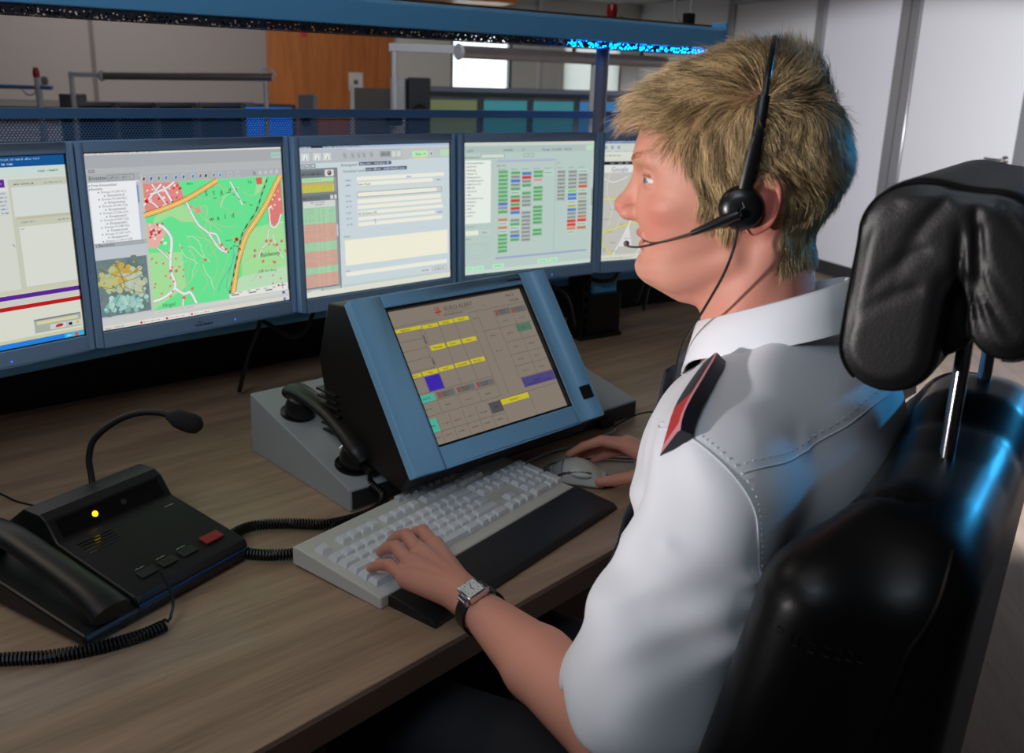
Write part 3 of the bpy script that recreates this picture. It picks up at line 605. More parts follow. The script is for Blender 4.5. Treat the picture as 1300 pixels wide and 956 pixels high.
for p, yw, lb, art in ((m1,y1,'leftmost monitor of the row, its screen crossed by a purple and a red bar',art_call),(m2,y2,'monitor showing a green city map with yellow roads',art_map),
    (m3,y3,'monitor showing an entry form beside a green and pink list',art_form),(m4,y4,'monitor showing columns of small green, blue and red status cells',art_status),(m5,y5,'monitor with a web street map, partly hidden behind the man\'s face',art_web)):
    t, Z = monitor(p, yw, lb); scr(t, Z, art(), .92)
# horizontal support rail behind the monitors and the columns that carry it
ms = [(p[0]-math.sin(R(y))*.135, p[1]+math.cos(R(y))*.135) for p, y in ((m1,y1),(m2,y2),(m3,y3),(m4,y4),(m5,y5))]
ra = empty('monitor_rail', (-.35,1.9,0), 0, 'steel blue curved rail with two columns carrying the row of monitors', 'monitor mount'); ro = Vector((-.35,1.9,0))
ext = [cc(ms[0],y1,-.3)]+ms+[cc(ms[-1],y5,.2)]
g = G(); g.tube([Vector((x,y,.858))-ro for x,y in ext], .014, 8, flat=1.); build('rail', g, M_blue, ra, ang=50)
g = G(); g.tube([Vector((x,y,1.081))-ro for x,y in ext], .018, 8); build('upper_rail', g, M_blk, ra)
for (x,y),yw in ((cc(ms[0],y1,-.24),y1),):
    M = Matrix.Translation(Vector((x,y,0))-ro) @ Matrix.Rotation(R(yw),4,'Z')
    build('column', G().box(-.03,.03,-.02,.02,TOP+.012,1.10,M), M_blk, ra, bev=.003); build('foot', G().box(-.05,.05,-.04,.035,TOP+.0005,TOP+.012,M), M_blk, ra, bev=.003)
# blue column under monitors four and five, with its slotted black cable upright
M = Matrix.Translation((.225,2.385,0)) @ Matrix.Rotation(R(33),4,'Z'); Mi = Matrix.Translation(-ro) @ M
build('column', G().box(-.052,.052,-.01,.022,TOP+.105,1.20,Mi), M_blue, ra, bev=.003)
build('foot', G().box(-.09,.05,-.045,.05,TOP+.0005,TOP+.012,Mi).box(-.055,.05,-.035,.04,TOP+.012,TOP+.115,Mi), M_blk, ra, bev=.003)
build('cable_clip', G().tube(smoothpath([(-.062,-.012,.885),(-.03,-.030,.872),(.02,-.030,.872),(.062,-.012,.890)],5),.006,8,Mi), M_blk, ra)
sp = G().box(-.078,-.072,-.035,.03,TOP+.012,1.16,Mi).box(-.060,-.054,-.035,.03,TOP+.012,1.16,Mi)
for k in range(15): z = TOP+.03+k*.028; sp.box(-.078,-.054,-.035,-.029,z,z+.011,Mi)
build('slotted_upright', sp, M_blk, ra)
wp_ = G(); [wp_.box(-.0705,-.0625,-.020,-.012,TOP+.044+k*.028,TOP+.054+k*.028,Mi) for k in range(7)]
build('cable_tie', wp_, mat('white nylon', (215,215,212), .5), ra)
g = G()
for pts in ([(.16,2.30,.76),(.13,2.28,.85),(.04,2.24,.90),(-.02,2.23,.96)],[(.33,2.42,.80),(.36,2.44,.88),(.40,2.46,.93),(.40,2.50,1.0)],[(.35,2.41,.78),(.37,2.43,.86),(.43,2.47,.90),(.46,2.50,.98)],[(-.56,1.80,.73),(-.53,1.78,.82),(-.50,1.77,.90),(-.52,1.78,.97)],[(-.60,1.78,.96),(-.50,1.80,.88),(-.44,1.86,.84),(-.40,1.92,.96)]):
    tagp(build('monitor_cable', G().tube(smoothpath(pts,6), .0045, 7), M_blk), 'black cable hanging below the monitors in front of the dark partition', 'cable', 'loose cables under the monitors')
# beam light above the row
d = Vector((math.cos(R(36)), math.sin(R(36)), 0)); 
be = empty('beam_light', (.21,2.42,0), R(36), 'long steel blue beam luminaire with perforated underside above the monitors', 'light fixture')
L0, L1 = -3.1, .368
prof = [(-.055,1.4630),(.060,1.4630),(.060,1.5090),(.030,1.5170),(-.040,1.5170),(-.055,1.5090)]   # y,z section
RX = Matrix(((0,0,1,0),(1,0,0,0),(0,1,0,0),(0,0,0,1)))
build('housing', G().prism(prof, L0, L1, RX), M_blue, be, bev=.003)
build('end_cap', G().prism([(-.058,1.4590),(.063,1.4590),(.063,1.5110),(.032,1.5200),(-.042,1.5200),(-.058,1.5110)], L1, L1+.006, RX), mat('end cap blue', (90,150,205), .4, 0), be, bev=.002)
build('top_trim', G().box(L0,L1-.03,-.035,.028,1.5170,1.5220), mat('bronze trim', (126,92,72), .4, .5), be)
# underside: perforated tray with tubes behind, glowing blue at the near-man end
def perf2():
    m = bpy.data.materials.new('perforated tray'); m.use_nodes = True; nt = m.node_tree; b = nt.nodes['Principled BSDF']; b.inputs['Base Color'].default_value = (*lin((66,72,86)),1); b.inputs['Metallic'].default_value = .6; b.inputs['Roughness'].default_value = .4
    tc = nt.nodes.new('ShaderNodeTexCoord'); v = nt.nodes.new('ShaderNodeTexVoronoi'); v.inputs['Scale'].default_value = 170; nt.links.new(tc.outputs['Object'], v.inputs['Vector'])
    c = nt.nodes.new('ShaderNodeMath'); c.operation = 'LESS_THAN'; c.inputs[1].default_value = .38; nt.links.new(v.outputs['Distance'], c.inputs[0])
    tr = nt.nodes.new('ShaderNodeBsdfTransparent'); mx = nt.nodes.new('ShaderNodeMixShader'); nt.links.new(c.outputs[0], mx.inputs[0]); nt.links.new(b.outputs[0], mx.inputs[1]); nt.links.new(tr.outputs[0], mx.inputs[2]); nt.links.new(mx.outputs[0], nt.nodes['Material Output'].inputs[0]); return m
tray = [(-.048,1.4628),(-.044,1.4470),(.050,1.4470),(.054,1.4628)]
g = G(); v = []; 
for x in (L0, L1-.012): v += [(x,y,z) for y,z in tray]
g.add(v, [(0,4,5,1),(1,5,6,2),(2,6,7,3)]); build('perforated_tray', g, perf2(), be, smooth=False)
build('blue_tube', G().tube([(-.12,0,1.4550),(.36,0,1.4550)], .006, 10), mat('blue lamp tube', (10,120,255), .4, emit=(0,150,255), es=14), be)
build('bracket', G().box(L1+.006,L1+.035,-.012,.012,1.4880,1.5080).box(L1+.030,L1+.040,-.03,.022,1.4730,1.5330), M_blue, be, bev=.002)
build('pole', G().tube([(0.0,.01,TOP+.012),(0.0,.01,1.4625)], .0165, 20), mat('grey pole', (150,152,164), .4, 0), be)
build('pole', G().tube([(-1.9,.01,TOP+.012),(-1.9,.01,1.4625)], .0165, 20), mat('grey pole'), be)
tagp(build('signal_lamp', G().lathe([(.012,0),(.014,.012),(.014,.02),(.012,.032),(.0,.036)],16), mat('red lens', (160,26,26), .25), loc=(.222,2.43,1.5220)), 'small red signal lamp standing on top of the blue beam', 'signal lamp')
cp = empty('cable_plug', (.440,2.587,1.5222), R(36), 'black plug with a white cable loop on the right end of the blue beam', 'plug')
build('body', G().box(-.014,.014,-.01,.01,0,.028), M_blk, cp, bev=.002); build('cable', G().tube(smoothpath([(-.02,.0,.0),(-.05,.0,.02),(-.055,0,.06),(-.03,0,.085),(.0,.0,.075),(.004,0,.028)],6), .0025, 6), mat('white cable', (205,205,205), .5), cp)

# ================================================================== PHONE CONSOLE WITH TOUCH SCREEN
M_cons = mat('console grey', (160,165,168), .5, 0, bump=(500,.06,.0004)); M_consd = mat('console underside', (44,46,50), .5)
con = empty('phone_console', (-.24,1.29,TOP), R(43.3), 'wedge-shaped grey metal phone console on the desk, in front of the monitors', 'console')
W_, D_ = .680, .312
prof = [(0,0),(D_,0),(D_,.108),(.0,.036)]      # y,z
build('body', G().prism(prof, 0, W_, RX), M_cons, con, bev=.0022)
build('front_trim', G().box(.004,W_-.004,-.0016,.0004,.004,.033), M_consd, con, bev=.0005)
def slope(x, y, h=0.): t = math.atan2(.072, D_); return Matrix.Translation((x, y, .036+y*.072/D_)) @ Matrix.Rotation(t, 4, 'X') @ Matrix.Translation((0,0,h))
build('volume_knob', G().lathe([(.012,-.001),(.012,.008),(.010,.0095),(.0,.0096)],20,slope(.097,.030)), M_blk, con)
build('cable_outlet', G().box(.560,.600,-.014,-.0016,.004,.020), M_blk, con, bev=.002)
for y in (.054,.222): build('cradle_cup', G().lathe([(.024,-.0008),(.030,.0006),(.030,.0035),(.024,.0008),(.0,.0002)],28,slope(.042,y)), M_blk, con)
# handset resting on the slope
hs = empty('telephone_handset', (-.24,1.29,TOP), R(43.3), 'black curved telephone handset lying on the grey console left of the touch screen', 'telephone handset')
pts = smoothpath([(.042,.252,.028),(.042,.240,.038),(.042,.205,.047),(.042,.150,.052),(.043,.100,.047),(.044,.056,.038),(.045,.026,.024)],5)
Sl = Matrix.Translation((0,0,.036)) @ Matrix.Rotation(math.atan2(.072,D_),4,'X')
n_ = len(pts); rr = [(.0175+.0095*abs(2*i/(n_-1)-1)**1.8)*min(1,.62+.13*min(i,n_-1-i)) for i in range(n_)]
g = G().tube(pts, rr, 16, Sl, flat=.62); 
build('handle', g, M_blk, hs, ang=60)
for y, nm in ((.222,'earpiece'),(.054,'mouthpiece')): build(nm, G().lathe([(.0235,.004),(.0255,.008),(.026,.020),(.022,.034),(.012,.042),(.0,.043)],24,Sl @ Matrix.Translation((.044 if y<.1 else .042,y,0))), M_blk, hs)
build('cord_socket', G().box(-.008,.008,-.022,.0,.008,.022,Sl @ Matrix.Translation((.046,.030,0))), M_blk, hs, bev=.003)
build('chrome_mark', G().box(-.006,.006,-.0015,.0015,0,.0012,Sl @ Matrix.Translation((.024,.066,.036)) @ Matrix.Rotation(R(-42),4,'Y')), mat('chrome', (215,215,218), .12, 1.), hs)
cr = coil([(-.224,1.352,.752),(-.212,1.322,.752),(-.190,1.300,.742),(-.205,1.270,.731),(-.260,1.232,.730),(-.322,1.228,.730),(-.372,1.215,.730),(-.392,1.178,.730),(-.372,1.145,.730),(-.335,1.135,.730),(-.290,1.142,.730),(-.262,1.165,.730),(-.235,1.200,.731),(-.214,1.245,.733),(-.186,1.290,.736)], .0066, .0042, .002, per=9)
tagp(build('coiled_cord', G().tube([(-.224,1.354,.768),(-.222,1.350,.758)]+cr, .0019, 5), M_blk), 'black coiled handset cord looping over the desk between phone console and keyboard', 'cord')

# touch panel standing in the console
ts = empty('touch_screen_terminal', (-.0497,1.4444,TOP+.0), R(44.04), 'tilted touch screen terminal with a broad steel blue frame, standing in the grey console', 'touch screen')
Z = Matrix.Translation((0,0,.923-TOP)) @ Matrix.Rotation(R(-35.25), 4, 'X')
a, b = .149, .1155; X0, X1, Z0, Z1 = -.206, .214, -.148, .137; g = G()
for x0,x1,z0,z1 in ((X0,-a,Z0,Z1),(a,X1,Z0,Z1),(-a,a,b,Z1),(-a,a,Z0,-b)): g.box(x0,x1,-.008,.010,z0,z1)
M_tp = mat('terminal front blue', (142,204,248), .42, 0)
build('front_frame', g, M_tp, ts, M=Z, bev=.002)
g = G()
for x0,x1,z0,z1 in ((-a,-a+.003,-b,b),(a-.005,a,-b,b),(-a,a,b-.005,b),(-a,a,-b,-b+.003)): g.box(x0,x1,-.0078,.001,z0,z1)
build('inner_lip', g, M_slot, ts, M=Z)
build('edge_strip', G().box(a-.0005,a+.0012,-.0092,-.0078,-b,b), mat('pale bevel', (190,205,215), .3), ts, M=Z)  # thin pale strip along the right screen edge
# side housing: tapering back to the console, louvred
Zi = Z.inverted()
Pz = lambda y, z: Z @ Vector((0, y, z))
q0 = Pz(.010, Z1-.004); q1 = Pz(.010, Z0+.012)
side = [(q0.y,q0.z),(q0.y+.055,q0.z-.004),(q0.y+.085,q0.z-.10),(q0.y+.055,.085),(q1.y+.02,.046),(q1.y,q1.z)]
build('housing', G().prism(side, X0+.006, X1-.006, RX), M_blk, ts, bev=.002)
g = G()
for k in range(7):
    z = .085+k*.011; y = q0.y+.060+k*.003
    g.box(X0+.001,X0+.03,y-.045,y+.012,z,z+.004)
build('louvre', g, M_blk, ts, bev=.0008)
g = G().box(.178,.205,-.0105,-.0078,-.112,-.088); rk = build('rocker_switch', g, M_blk, ts, M=Z, bev=.0015)
build('legend', G().box(.184,.199,-.0112,-.0104,-.1065,-.1045).box(.184,.199,-.0112,-.0104,-.0965,-.0945).box(.1905,.1925,-.0112,-.0104,-.1045,-.0965), mat('dim blue mark', (60,110,140), .4), rk, M=Z @ Matrix.Identity(4)) if False else None
g = G(); random.seed(4); X = .118
for k in range(9): g.box(X,X+.0009,-.0084,-.0076,.124,.124+random.choice((.0045,.0034))); g.box(X+.0009,X+.0024,-.0084,-.0076,.124+random.choice((0,.002)),.1248+random.choice((0,.002))); X += .0038
build('badge', g, mat('badge dark', (34,38,46), .4), ts, M=Z, smooth=False)
A = Art(2*a, 2*b); Bg=(160,148,134); A.rect(0,0,1000,1000,Bg); Ye=(236,222,52); Lc=(100,92,84)
A.rect(316,38,382,110,Bg); A.text('G',326,76,48,(196,40,44)); A.text('B',346,76,40,(196,40,44)); A.rect(322,80,366,90,(196,40,44)); A.text('R',334,114,36,(196,40,44))
A.text('EURO ALERT',392,84,46,(84,82,84)); A.words(392,92,206,9,(110,104,100)); A.text('Bereitstellung Ruhr',376,122,22,(50,46,44)); A.text('Platz A',860,64,28,(40,38,36)); A.text('10:32:08',868,108,28,(60,56,54)); A.text('1/15',660,104,16,(90,84,80))
A.line([(-2,140),(300,132)],2,Lc); A.line([(540,132),(1000,128)],2,Lc)
def key(x0,y0,x1,y1,c,t=None,tc=(40,36,30),up_=True):
    A.rect(x0,y0,x1,y1,c)
    if t: A.text(t,(x0+x1)/2-len(t)*4.2,(y0+y1)/2+7,20,tc)
for x0,x1,y0,y1,t in ((0,200,155,180,'Allgemein'),(206,312,158,186,'Ruf'),(320,422,154,182,'Leitung'),(428,534,152,182,'Notruf'),(206,306,312,350,'Hauptapp'),(316,416,312,346,'Schnell'),(424,530,312,346,'Funk'),(0,87,482,508,'Draht'),(95,197,478,508,'Team'),(204,306,477,506,'Kanal'),(318,422,474,504,'Feuerwehr'),(432,532,471,504,'Rettung')): key(x0,y0,x1,y1,Ye,t)
key(519,806,734,846,Ye,'Sammelruf'); key(98,516,197,622,(74,48,200)); key(2,634,116,690,(92,206,180),'FwD W'); key(728,694,980,768,(92,84,150),'Leitstelle',(30,26,60)); key(436,806,524,886,(96,94,98),'Ende'); key(0,804,74,898,(92,206,180),'Wahl'); key(842,293,958,352,(96,140,112),'frei')
for x0,x1,y0,y1 in ((132,252,638,684),(268,392,639,682),(405,532,640,682),(730,850,150,200),(855,975,154,202)):
    A.rect(x0,y0,x1,y1,(128,124,122)); A.line([(x0+4,y0+6),(x0+22,y1-6)],5,(206,60,50)); A.line([(x0+22,y0+6),(x0+4,y1-6)],5,(206,60,50)); A.words(x0+32,y0+10,60,10,(60,56,54)); A.words(x0+40,y0+26,44,10,(60,56,54)); A.rect(x1-18,y0+4,x1-14,y1-4,(80,140,120))
A.line([(4,640),(22,684)],5,(206,60,50)); A.line([(22,640),(4,684)],5,(206,60,50)); A.words(750,746,200,10,(40,36,80))
for L in ([(0,155),(0,466)],[(183,180),(183,466)],[(0,250),(183,248)],[(0,320),(183,318)],[(0,390),(183,388)],[(0,466),(183,466)],[(206,186),(206,300)],[(316,180),(316,470)],[(424,180),(424,470)],[(540,150),(540,778)],[(92,508),(92,625)],[(200,508),(200,626)],[(312,506),(312,626)],[(427,504),(427,626)],[(0,690),(540,690)],[(0,626),(540,626)],[(124,690),(124,780)],[(260,690),(260,780)],[(398,684),(398,780)],[(0,784),(540,780)],[(0,900),(515,900)],[(76,800),(76,984)],[(160,800),(160,984)],[(250,800),(250,984)],[(342,800),(342,984)],[(430,800),(430,984)],[(522,850),(522,984)],[(515,804),(1000,796)],[(738,806),(738,984)],[(190,250),(196,300)],[(190,400),(196,460)],[(600,150),(600,780)],[(720,150),(720,690)],[(856,210),(856,690)],[(720,410),(985,408)],[(720,510),(985,508)],[(720,600),(985,600)],[(720,690),(985,690)],[(720,290),(985,288)],[(600,290),(720,290)]): A.line(L,2,Lc)
for x,y in ((30,730),(160,732),(300,734),(440,734),(20,930),(95,930),(180,930),(270,930),(360,930),(450,930),(100,850),(180,850),(270,850),(360,850),(760,450),(890,450),(760,550),(890,550),(760,640),(890,640),(630,330),(630,450),(760,240),(890,240),(760,340)): A.words(x,y,48,11,(84,76,70))
A.rect(188,230,192,290,(30,28,28)); A.rect(188,400,192,450,(30,28,28)); A.words(560,180,40,9,(90,84,80))
A.make('screen', ts, .62, M=Z @ Matrix.Rotation(PI/2, 4, 'X'))
tagp(build('white_cable', G().tube(smoothpath([(.205,1.662,.728),(.195,1.652,.7235),(.13,1.590,.7225),(.07,1.545,.7225),(.01,1.475,.7225),(-.035,1.435,.7235),(-.042,1.430,.7225)],6),.0018,7), mat('pale cable', (170,186,196), .5)), 'pale thin cable running along the front of the grey console', 'cable')
tagp(build('mouse_cable', G().tube(smoothpath([(.200,1.664,.731),(.25,1.70,.745),(.29,1.70,.75),(.315,1.67,.735),(.320,1.62,.7225)],6),.0016,7), M_blk), 'thin black cable arching from the right end of the console', 'cable')

# ================================================================== KEYBOARD
M_kb = mat('keyboard shell', (208,208,200), .5); M_key = mat('key cap', (226,230,234), .45); M_keyg = mat('key cap blue-grey', (170,182,200), .48)
ang = math.atan2(1.455-1.101, -.022+.285)
kb = empty('keyboard', (-.154,1.024,TOP), ang, 'light grey computer keyboard with a black palm rest, under the man\'s left hand', 'keyboard')
KW, KD = .437, .168
tz = .030; fz = .017
prof = [(0,0),(KD,.004),(KD,tz),(KD-.012,tz+.001),(0,fz)]
build('shell', G().prism(prof, 0, KW, RX).prism([(KD-.001,.012),(KD+.009,.016),(KD+.009,.028),(KD-.001,.0305)], .205, KW-.012, RX), M_kb, kb, bev=.0022)
ks = math.atan2(tz-fz, KD); u = .0187; kx0 = .012; ky0 = .020
caps = {}
def cap(wu, hu=1, m=M_key):
    k = (wu, hu, m.name)
    if k not in caps:
        w_, d_ = wu*u-.0012, hu*u-.0012; v = []; 
        for z, i, o in ((0,0,0),(.0062,.0022,.0012),(.0074,.0032,.0016)): v += [(i,i*.6,z),(w_-i,i*.6,z),(w_-i,d_-i-o,z),(i,d_-i-o,z)]
        v = [(x,y,z+(y/d_)*.0012) for x,y,z in v]
        g = G().add(v,[(3,2,1,0),(8,9,10,11)]+[(l*4+i,l*4+(i+1)%4,l*4+4+(i+1)%4,l*4+4+i) for l in (0,1) for i in range(4)])
        o = build('key', g, m, kb, ang=50); caps[k] = o; return o
    o = caps[k].copy(); COL.objects.link(o); o.parent = kb; return o
def row(x, y, ws, m=M_key):
    for w_ in ws:
        if isinstance(w_, tuple):
            x += w_[0]*u; continue
        o = cap(w_, 1, m); yy = ky0+y*u; xx = kx0+x*u if False else x+0
        o.matrix_basis = Matrix.Translation((x+.0006, yy, fz+yy*(tz-fz)/KD+.0008)) @ Matrix.Rotation(ks,4,'X'); x += w_*u
row(kx0, 0, [1.5,1,1.5,6,1.5,1,1,1.5]); row(kx0, 1, [1.25,1,1,1,1,1,1,1,1,1,1,1,2.75]); row(kx0, 2, [1.75]+[1]*12+[1.25]); row(kx0, 3, [1.5]+[1]*12+[1.5]); row(kx0, 4, [1]*13+[2])
row(kx0, 5.45, [1,(1,),1,1,1,1,(.5,),1,1,1,1,(.5,),1,1,1,1], M_key)
nx = kx0+15.4*u
row(nx, 0, [1,1,1]); row(nx+u, 1, [1]); row(nx, 3, [1,1,1]); row(nx, 4, [1,1,1]); row(nx, 5.45, [1,1,1])
px = nx+3.4*u
row(px, 0, [2,1]); row(px, 1, [1,1,1]); row(px, 2, [1,1,1]); row(px, 3, [1,1,1]); row(px, 4, [1,1,1,1])
for y in (0,2):
    o = cap(1,2); yy = ky0+y*u; o.matrix_basis = Matrix.Translation((px+3*u+.0006, yy, fz+yy*(tz-fz)/KD+.0008)) @ Matrix.Rotation(ks,4,'X')
for k in range(8):
    o = cap(.62,.45,M_keyg); yy = KD-.017; o.matrix_basis = Matrix.Translation((.19+k*.017, yy, tz-.001)) @ Matrix.Rotation(ks,4,'X')
g = G(); random.seed(9); X = .335
for k in range(8): g.box(X,X+.001,KD-.016,KD-.011,tz+.0006,tz+.0012); g.box(X+.001,X+.0028,KD-.016+random.choice((0,.003)),KD-.0148+random.choice((0,.003)),tz+.0006,tz+.0012); X += .0045
build('badge', g, mat('badge grey', (120,126,134), .5), kb, smooth=False)
build('palm_rest', G().prism([(0,.016),(-.012,.017),(-.075,.010),(-.082,.004),(-.080,.0),(0,0)], .012, KW+.006, RX), mat('palm rest black', (26,27,29), .45, bump=(700,.08,.0004)), kb, bev=.003)

# ================================================================== MOUSE
mo = empty('computer_mouse', (.132,1.436,TOP), R(-12), 'light grey computer mouse under the man\'s right hand', 'mouse')
def mfn(P):
    x, y, z = P[...,0], P[...,1], P[...,2]; t = np.clip((x+.058)/.116, 0, 1)
    hw = .0315*np.power(np.clip(1-(2*t-1)**4, 1e-3, 1), .5)*(1-.12*(1-t)); hh = .010+.029*np.sin(np.clip(t*1.12+.10,0,1)*PI)**.9
    q = np.power((y/np.maximum(hw,.003))**2+(np.maximum(z,-.001)/hh)**2, .5)
    return smax((q-1)*.018, -z+.002, .003)
V, Q = nets(mfn, (-.062,-.038,-.002), (.062,.038,.046), .0016)
col = np.tile(lin((196,198,190)), (len(V),1))
fr = V[:,0] < -.040; col[fr & (V[:,1] < .01)] = lin((150,156,160))
gd = np.array([list(noise.noise_vector(Vector(p)*0)) for p in V[:1]])
for (cx_,lo_,hi_) in ((-.0385,-.04,.04),): m_ = (abs(V[:,0]-cx_-.15*np.maximum(0,.02-V[:,2])) < .0009); col[m_] = lin((52,54,58))
m_ = (abs(V[:,1]+.0235-.10*(V[:,0]+.02)**2*40) < .0010) & (V[:,0] < .012) & (V[:,2] > .010); col[m_] = lin((52,54,58))
npmesh('shell', V, Q, mat('mouse shell', rough=.38, attr='col'), col, mo)
build('base', G().lathe([(.028,0),(.031,.002),(.029,.004)],28,Matrix.Diagonal((1.75,1,1,1))), mat('mouse base', (48,52,58), .5), mo)
build('thumb_button', G().ell((-.004,-.0275,.021),(.017,.0045,.0050),18), mat('thumb button', (206,208,204), .3), mo)
build('scroll_wheel', G().lathe([(.0,-.003),(.010,-.003),(.0105,0),(.010,.003),(.0,.003)],20,Matrix.Translation((-.034,0,.024)) @ Matrix.Rotation(PI/2,4,'X')), mat('mouse base'), mo)
build('cord', G().tube(smoothpath([(-.056,.008,.008),(-.068,.012,.006),(-.076,.026,.003),(-.066,.050,.003),(-.030,.075,.003),(.02,.10,.003),(.07,.11,.003)],6),.0018,7), mat('cord grey', (70,96,112), .5), mo)

# ================================================================== GOOSENECK INTERCOM
ic = empty('intercom_unit', (-.453,.968,TOP), R(60), 'black desk intercom with gooseneck microphone and glowing yellow lamp', 'intercom')
M_ic = mat('intercom black', (24,25,26), .42, bump=(1200,.10,.0003)); M_gl = mat('gloss black', (8,8,9), .12)
build('base', G().prism([(.0,.004),(.27,.004),(.29,.012),(.29,.040),(.19,.040),(.0,.018),(-.004,.010)], -.055, .200, RX), M_ic, ic, bev=.004)
pr_ = [(.0,.018),(.004,.030),(.150,.058),(.170,.084),(.182,.090),(.215,.090),(.250,.064),(.285,.040),(.19,.040)]
build('top_shell', G().prism(pr_, .018, .200, RX), M_ic, ic, bev=.003)
tm = Matrix.Translation((0,.1605,.0713)) @ Matrix.Rotation(math.atan2(.026,.020),4,'X')
build('lamp_strip', G().box(.030,.188,-.0125,.0125,-.0004,.0012,tm), M_gl, ic)
build('lamp', G().ell((.082,0,.002),(.0042,.0042,.0025),12,tm), mat('amber lamp', (255,190,20), .3, emit=(255,190,20), es=3.), ic)
build('key_switch', G().lathe([(.004,0),(.004,.003),(.0,.0032)],14,tm @ Matrix.Translation((.126,0,0))), mat('dull steel', (120,120,118), .3, 1.), ic)
ts_ = math.atan2(.028,.146)
def tp(x, y, h=.0003): return Matrix.Translation((x,y,.030+(y-.004)*.028/.146)) @ Matrix.Rotation(ts_,4,'X') @ Matrix.Translation((0,0,h))
build('red_key', G().box(-.0150,.0150,-.0085,.0085,0,.0035,tp(.166,.034)), mat('red key cap', (150,34,34), .4), ic, bev=.001)
for k,x in enumerate((.060,.092,.124)):
    build('push_key', G().box(-.012,.012,-.0075,.0075,0,.002,tp(x,.032)), M_ic, ic, bev=.001)
    g = G(); [g.box(-.008+i*.003,-.0062+i*.003,.012,.0135+.0012*(i%2),0,.0004,tp(x,.032)) for i in range(5)]; build('legend', g, mat('legend white', (150,152,154), .5), ic)
g = G(); [g.box(-.006+i*.003,-.0045+i*.003,0,.003,0,.0004,tp(.176,.128)) for i in range(5)]; build('legend', g, mat('legend white'), ic)
g = G(); [g.box(.035,.085,.108+i*.006,.1095+i*.006,0,.0005,Matrix.Translation((0,0,.030+(.108+i*.006-.004)*.028/.146))) for i in range(5)]; build('speaker_slot', g, M_gl, ic)
build('blue_edge', G().box(.020,.198,-.0030,-.0012,.0185,.0205), mat('blue edge line', (24,70,130), .35), ic)
# handset lying along the left side
hs = empty('intercom_handset', (-.453,.968,TOP), R(60), 'black handset lying in the left side of the intercom unit', 'telephone handset')
pts = smoothpath([(-.020,-.006,.034),(-.020,.020,.044),(-.020,.060,.054),(-.020,.120,.066),(-.020,.180,.076),(-.020,.230,.074),(-.020,.262,.064)],5)
n_ = len(pts); build('handle', G().tube(pts, [.020+.006*abs(2*i/(n_-1)-1)**2 for i in range(n_)], 16, flat=.55), M_ic, hs, ang=60)
for y,z in ((.018,.018),(.236,.042)): build('cap', G().lathe([(.019,.0),(.021,.004),(.021,.018),(.014,.026)],22,Matrix.Translation((-.020,y,z+.002))), M_ic, hs)
# gooseneck
gn = smoothpath([(.110,.204,.088),(.108,.208,.110),(.086,.218,.150),(.083,.205,.190),(.100,.160,.217),(.118,.100,.219),(.122,.052,.207)],8)
mi_ = empty('gooseneck_microphone', (-.453,.968,TOP), R(60), 'black gooseneck microphone with foam windshield plugged into the intercom', 'microphone')
wp0 = Vector((-.583,1.187,TOP)); 
g = G().tube(smoothpath([(0,0,.0685),(-.004,.008,.090),(-.008,.014,.115),(-.001,.020,.142),(.026,.026,.166),(.058,.028,.180),(.092,.024,.184),(.112,.018,.181)],6), .0046, 10)
mi_.location = wp0; mi_.rotation_euler = (0,0,0)
build('gooseneck', g, mat('gooseneck rubber', (20,20,22), .5), mi_)
hd = Matrix.Translation((.106,.020,.1815)) @ Matrix.Rotation(math.atan2(-.010,.05),4,'Z') @ Matrix.Rotation(R(90+12),4,'Y')
build('windshield', G().lathe([(.0,-.002),(.006,0),(.0085,.006),(.0125,.013),(.0140,.025),(.0140,.038),(.0120,.046),(.006,.051),(.0,.052)],24,hd), mat('foam black', (30,30,32), .95, bump=(900,.5,.001)), mi_, ang=80)
ccp = [(-.70,.872,.7275),(-.606,.878,.7275),(-.56,.889,.7275),(-.511,.897,.7275),(-.466,.915,.7275),(-.425,.942,.7275),(-.402,.966,.7285)]
tagp(build('coiled_cord', G().tube(coil(ccp,.0062,.0044,.002,per=9)+[Vector(p) for p in smoothpath([(-.400,.972,.732),(-.402,.990,.742),(-.412,1.004,.756),(-.424,1.014,.768)],4)], .0019, 5), M_blk), 'black coiled cord lying in front of the intercom at the lower left', 'cord')
tagp(build('thin_cord', G().tube(smoothpath([(-.90,1.38,.7215),(-.787,1.309,.7225),(-.754,1.289,.7215),(-.711,1.272,.7215),(-.690,1.250,.7225)],6), .0016, 6), M_blk), 'thin black cord running to the back of the intercom at the left edge', 'cord')

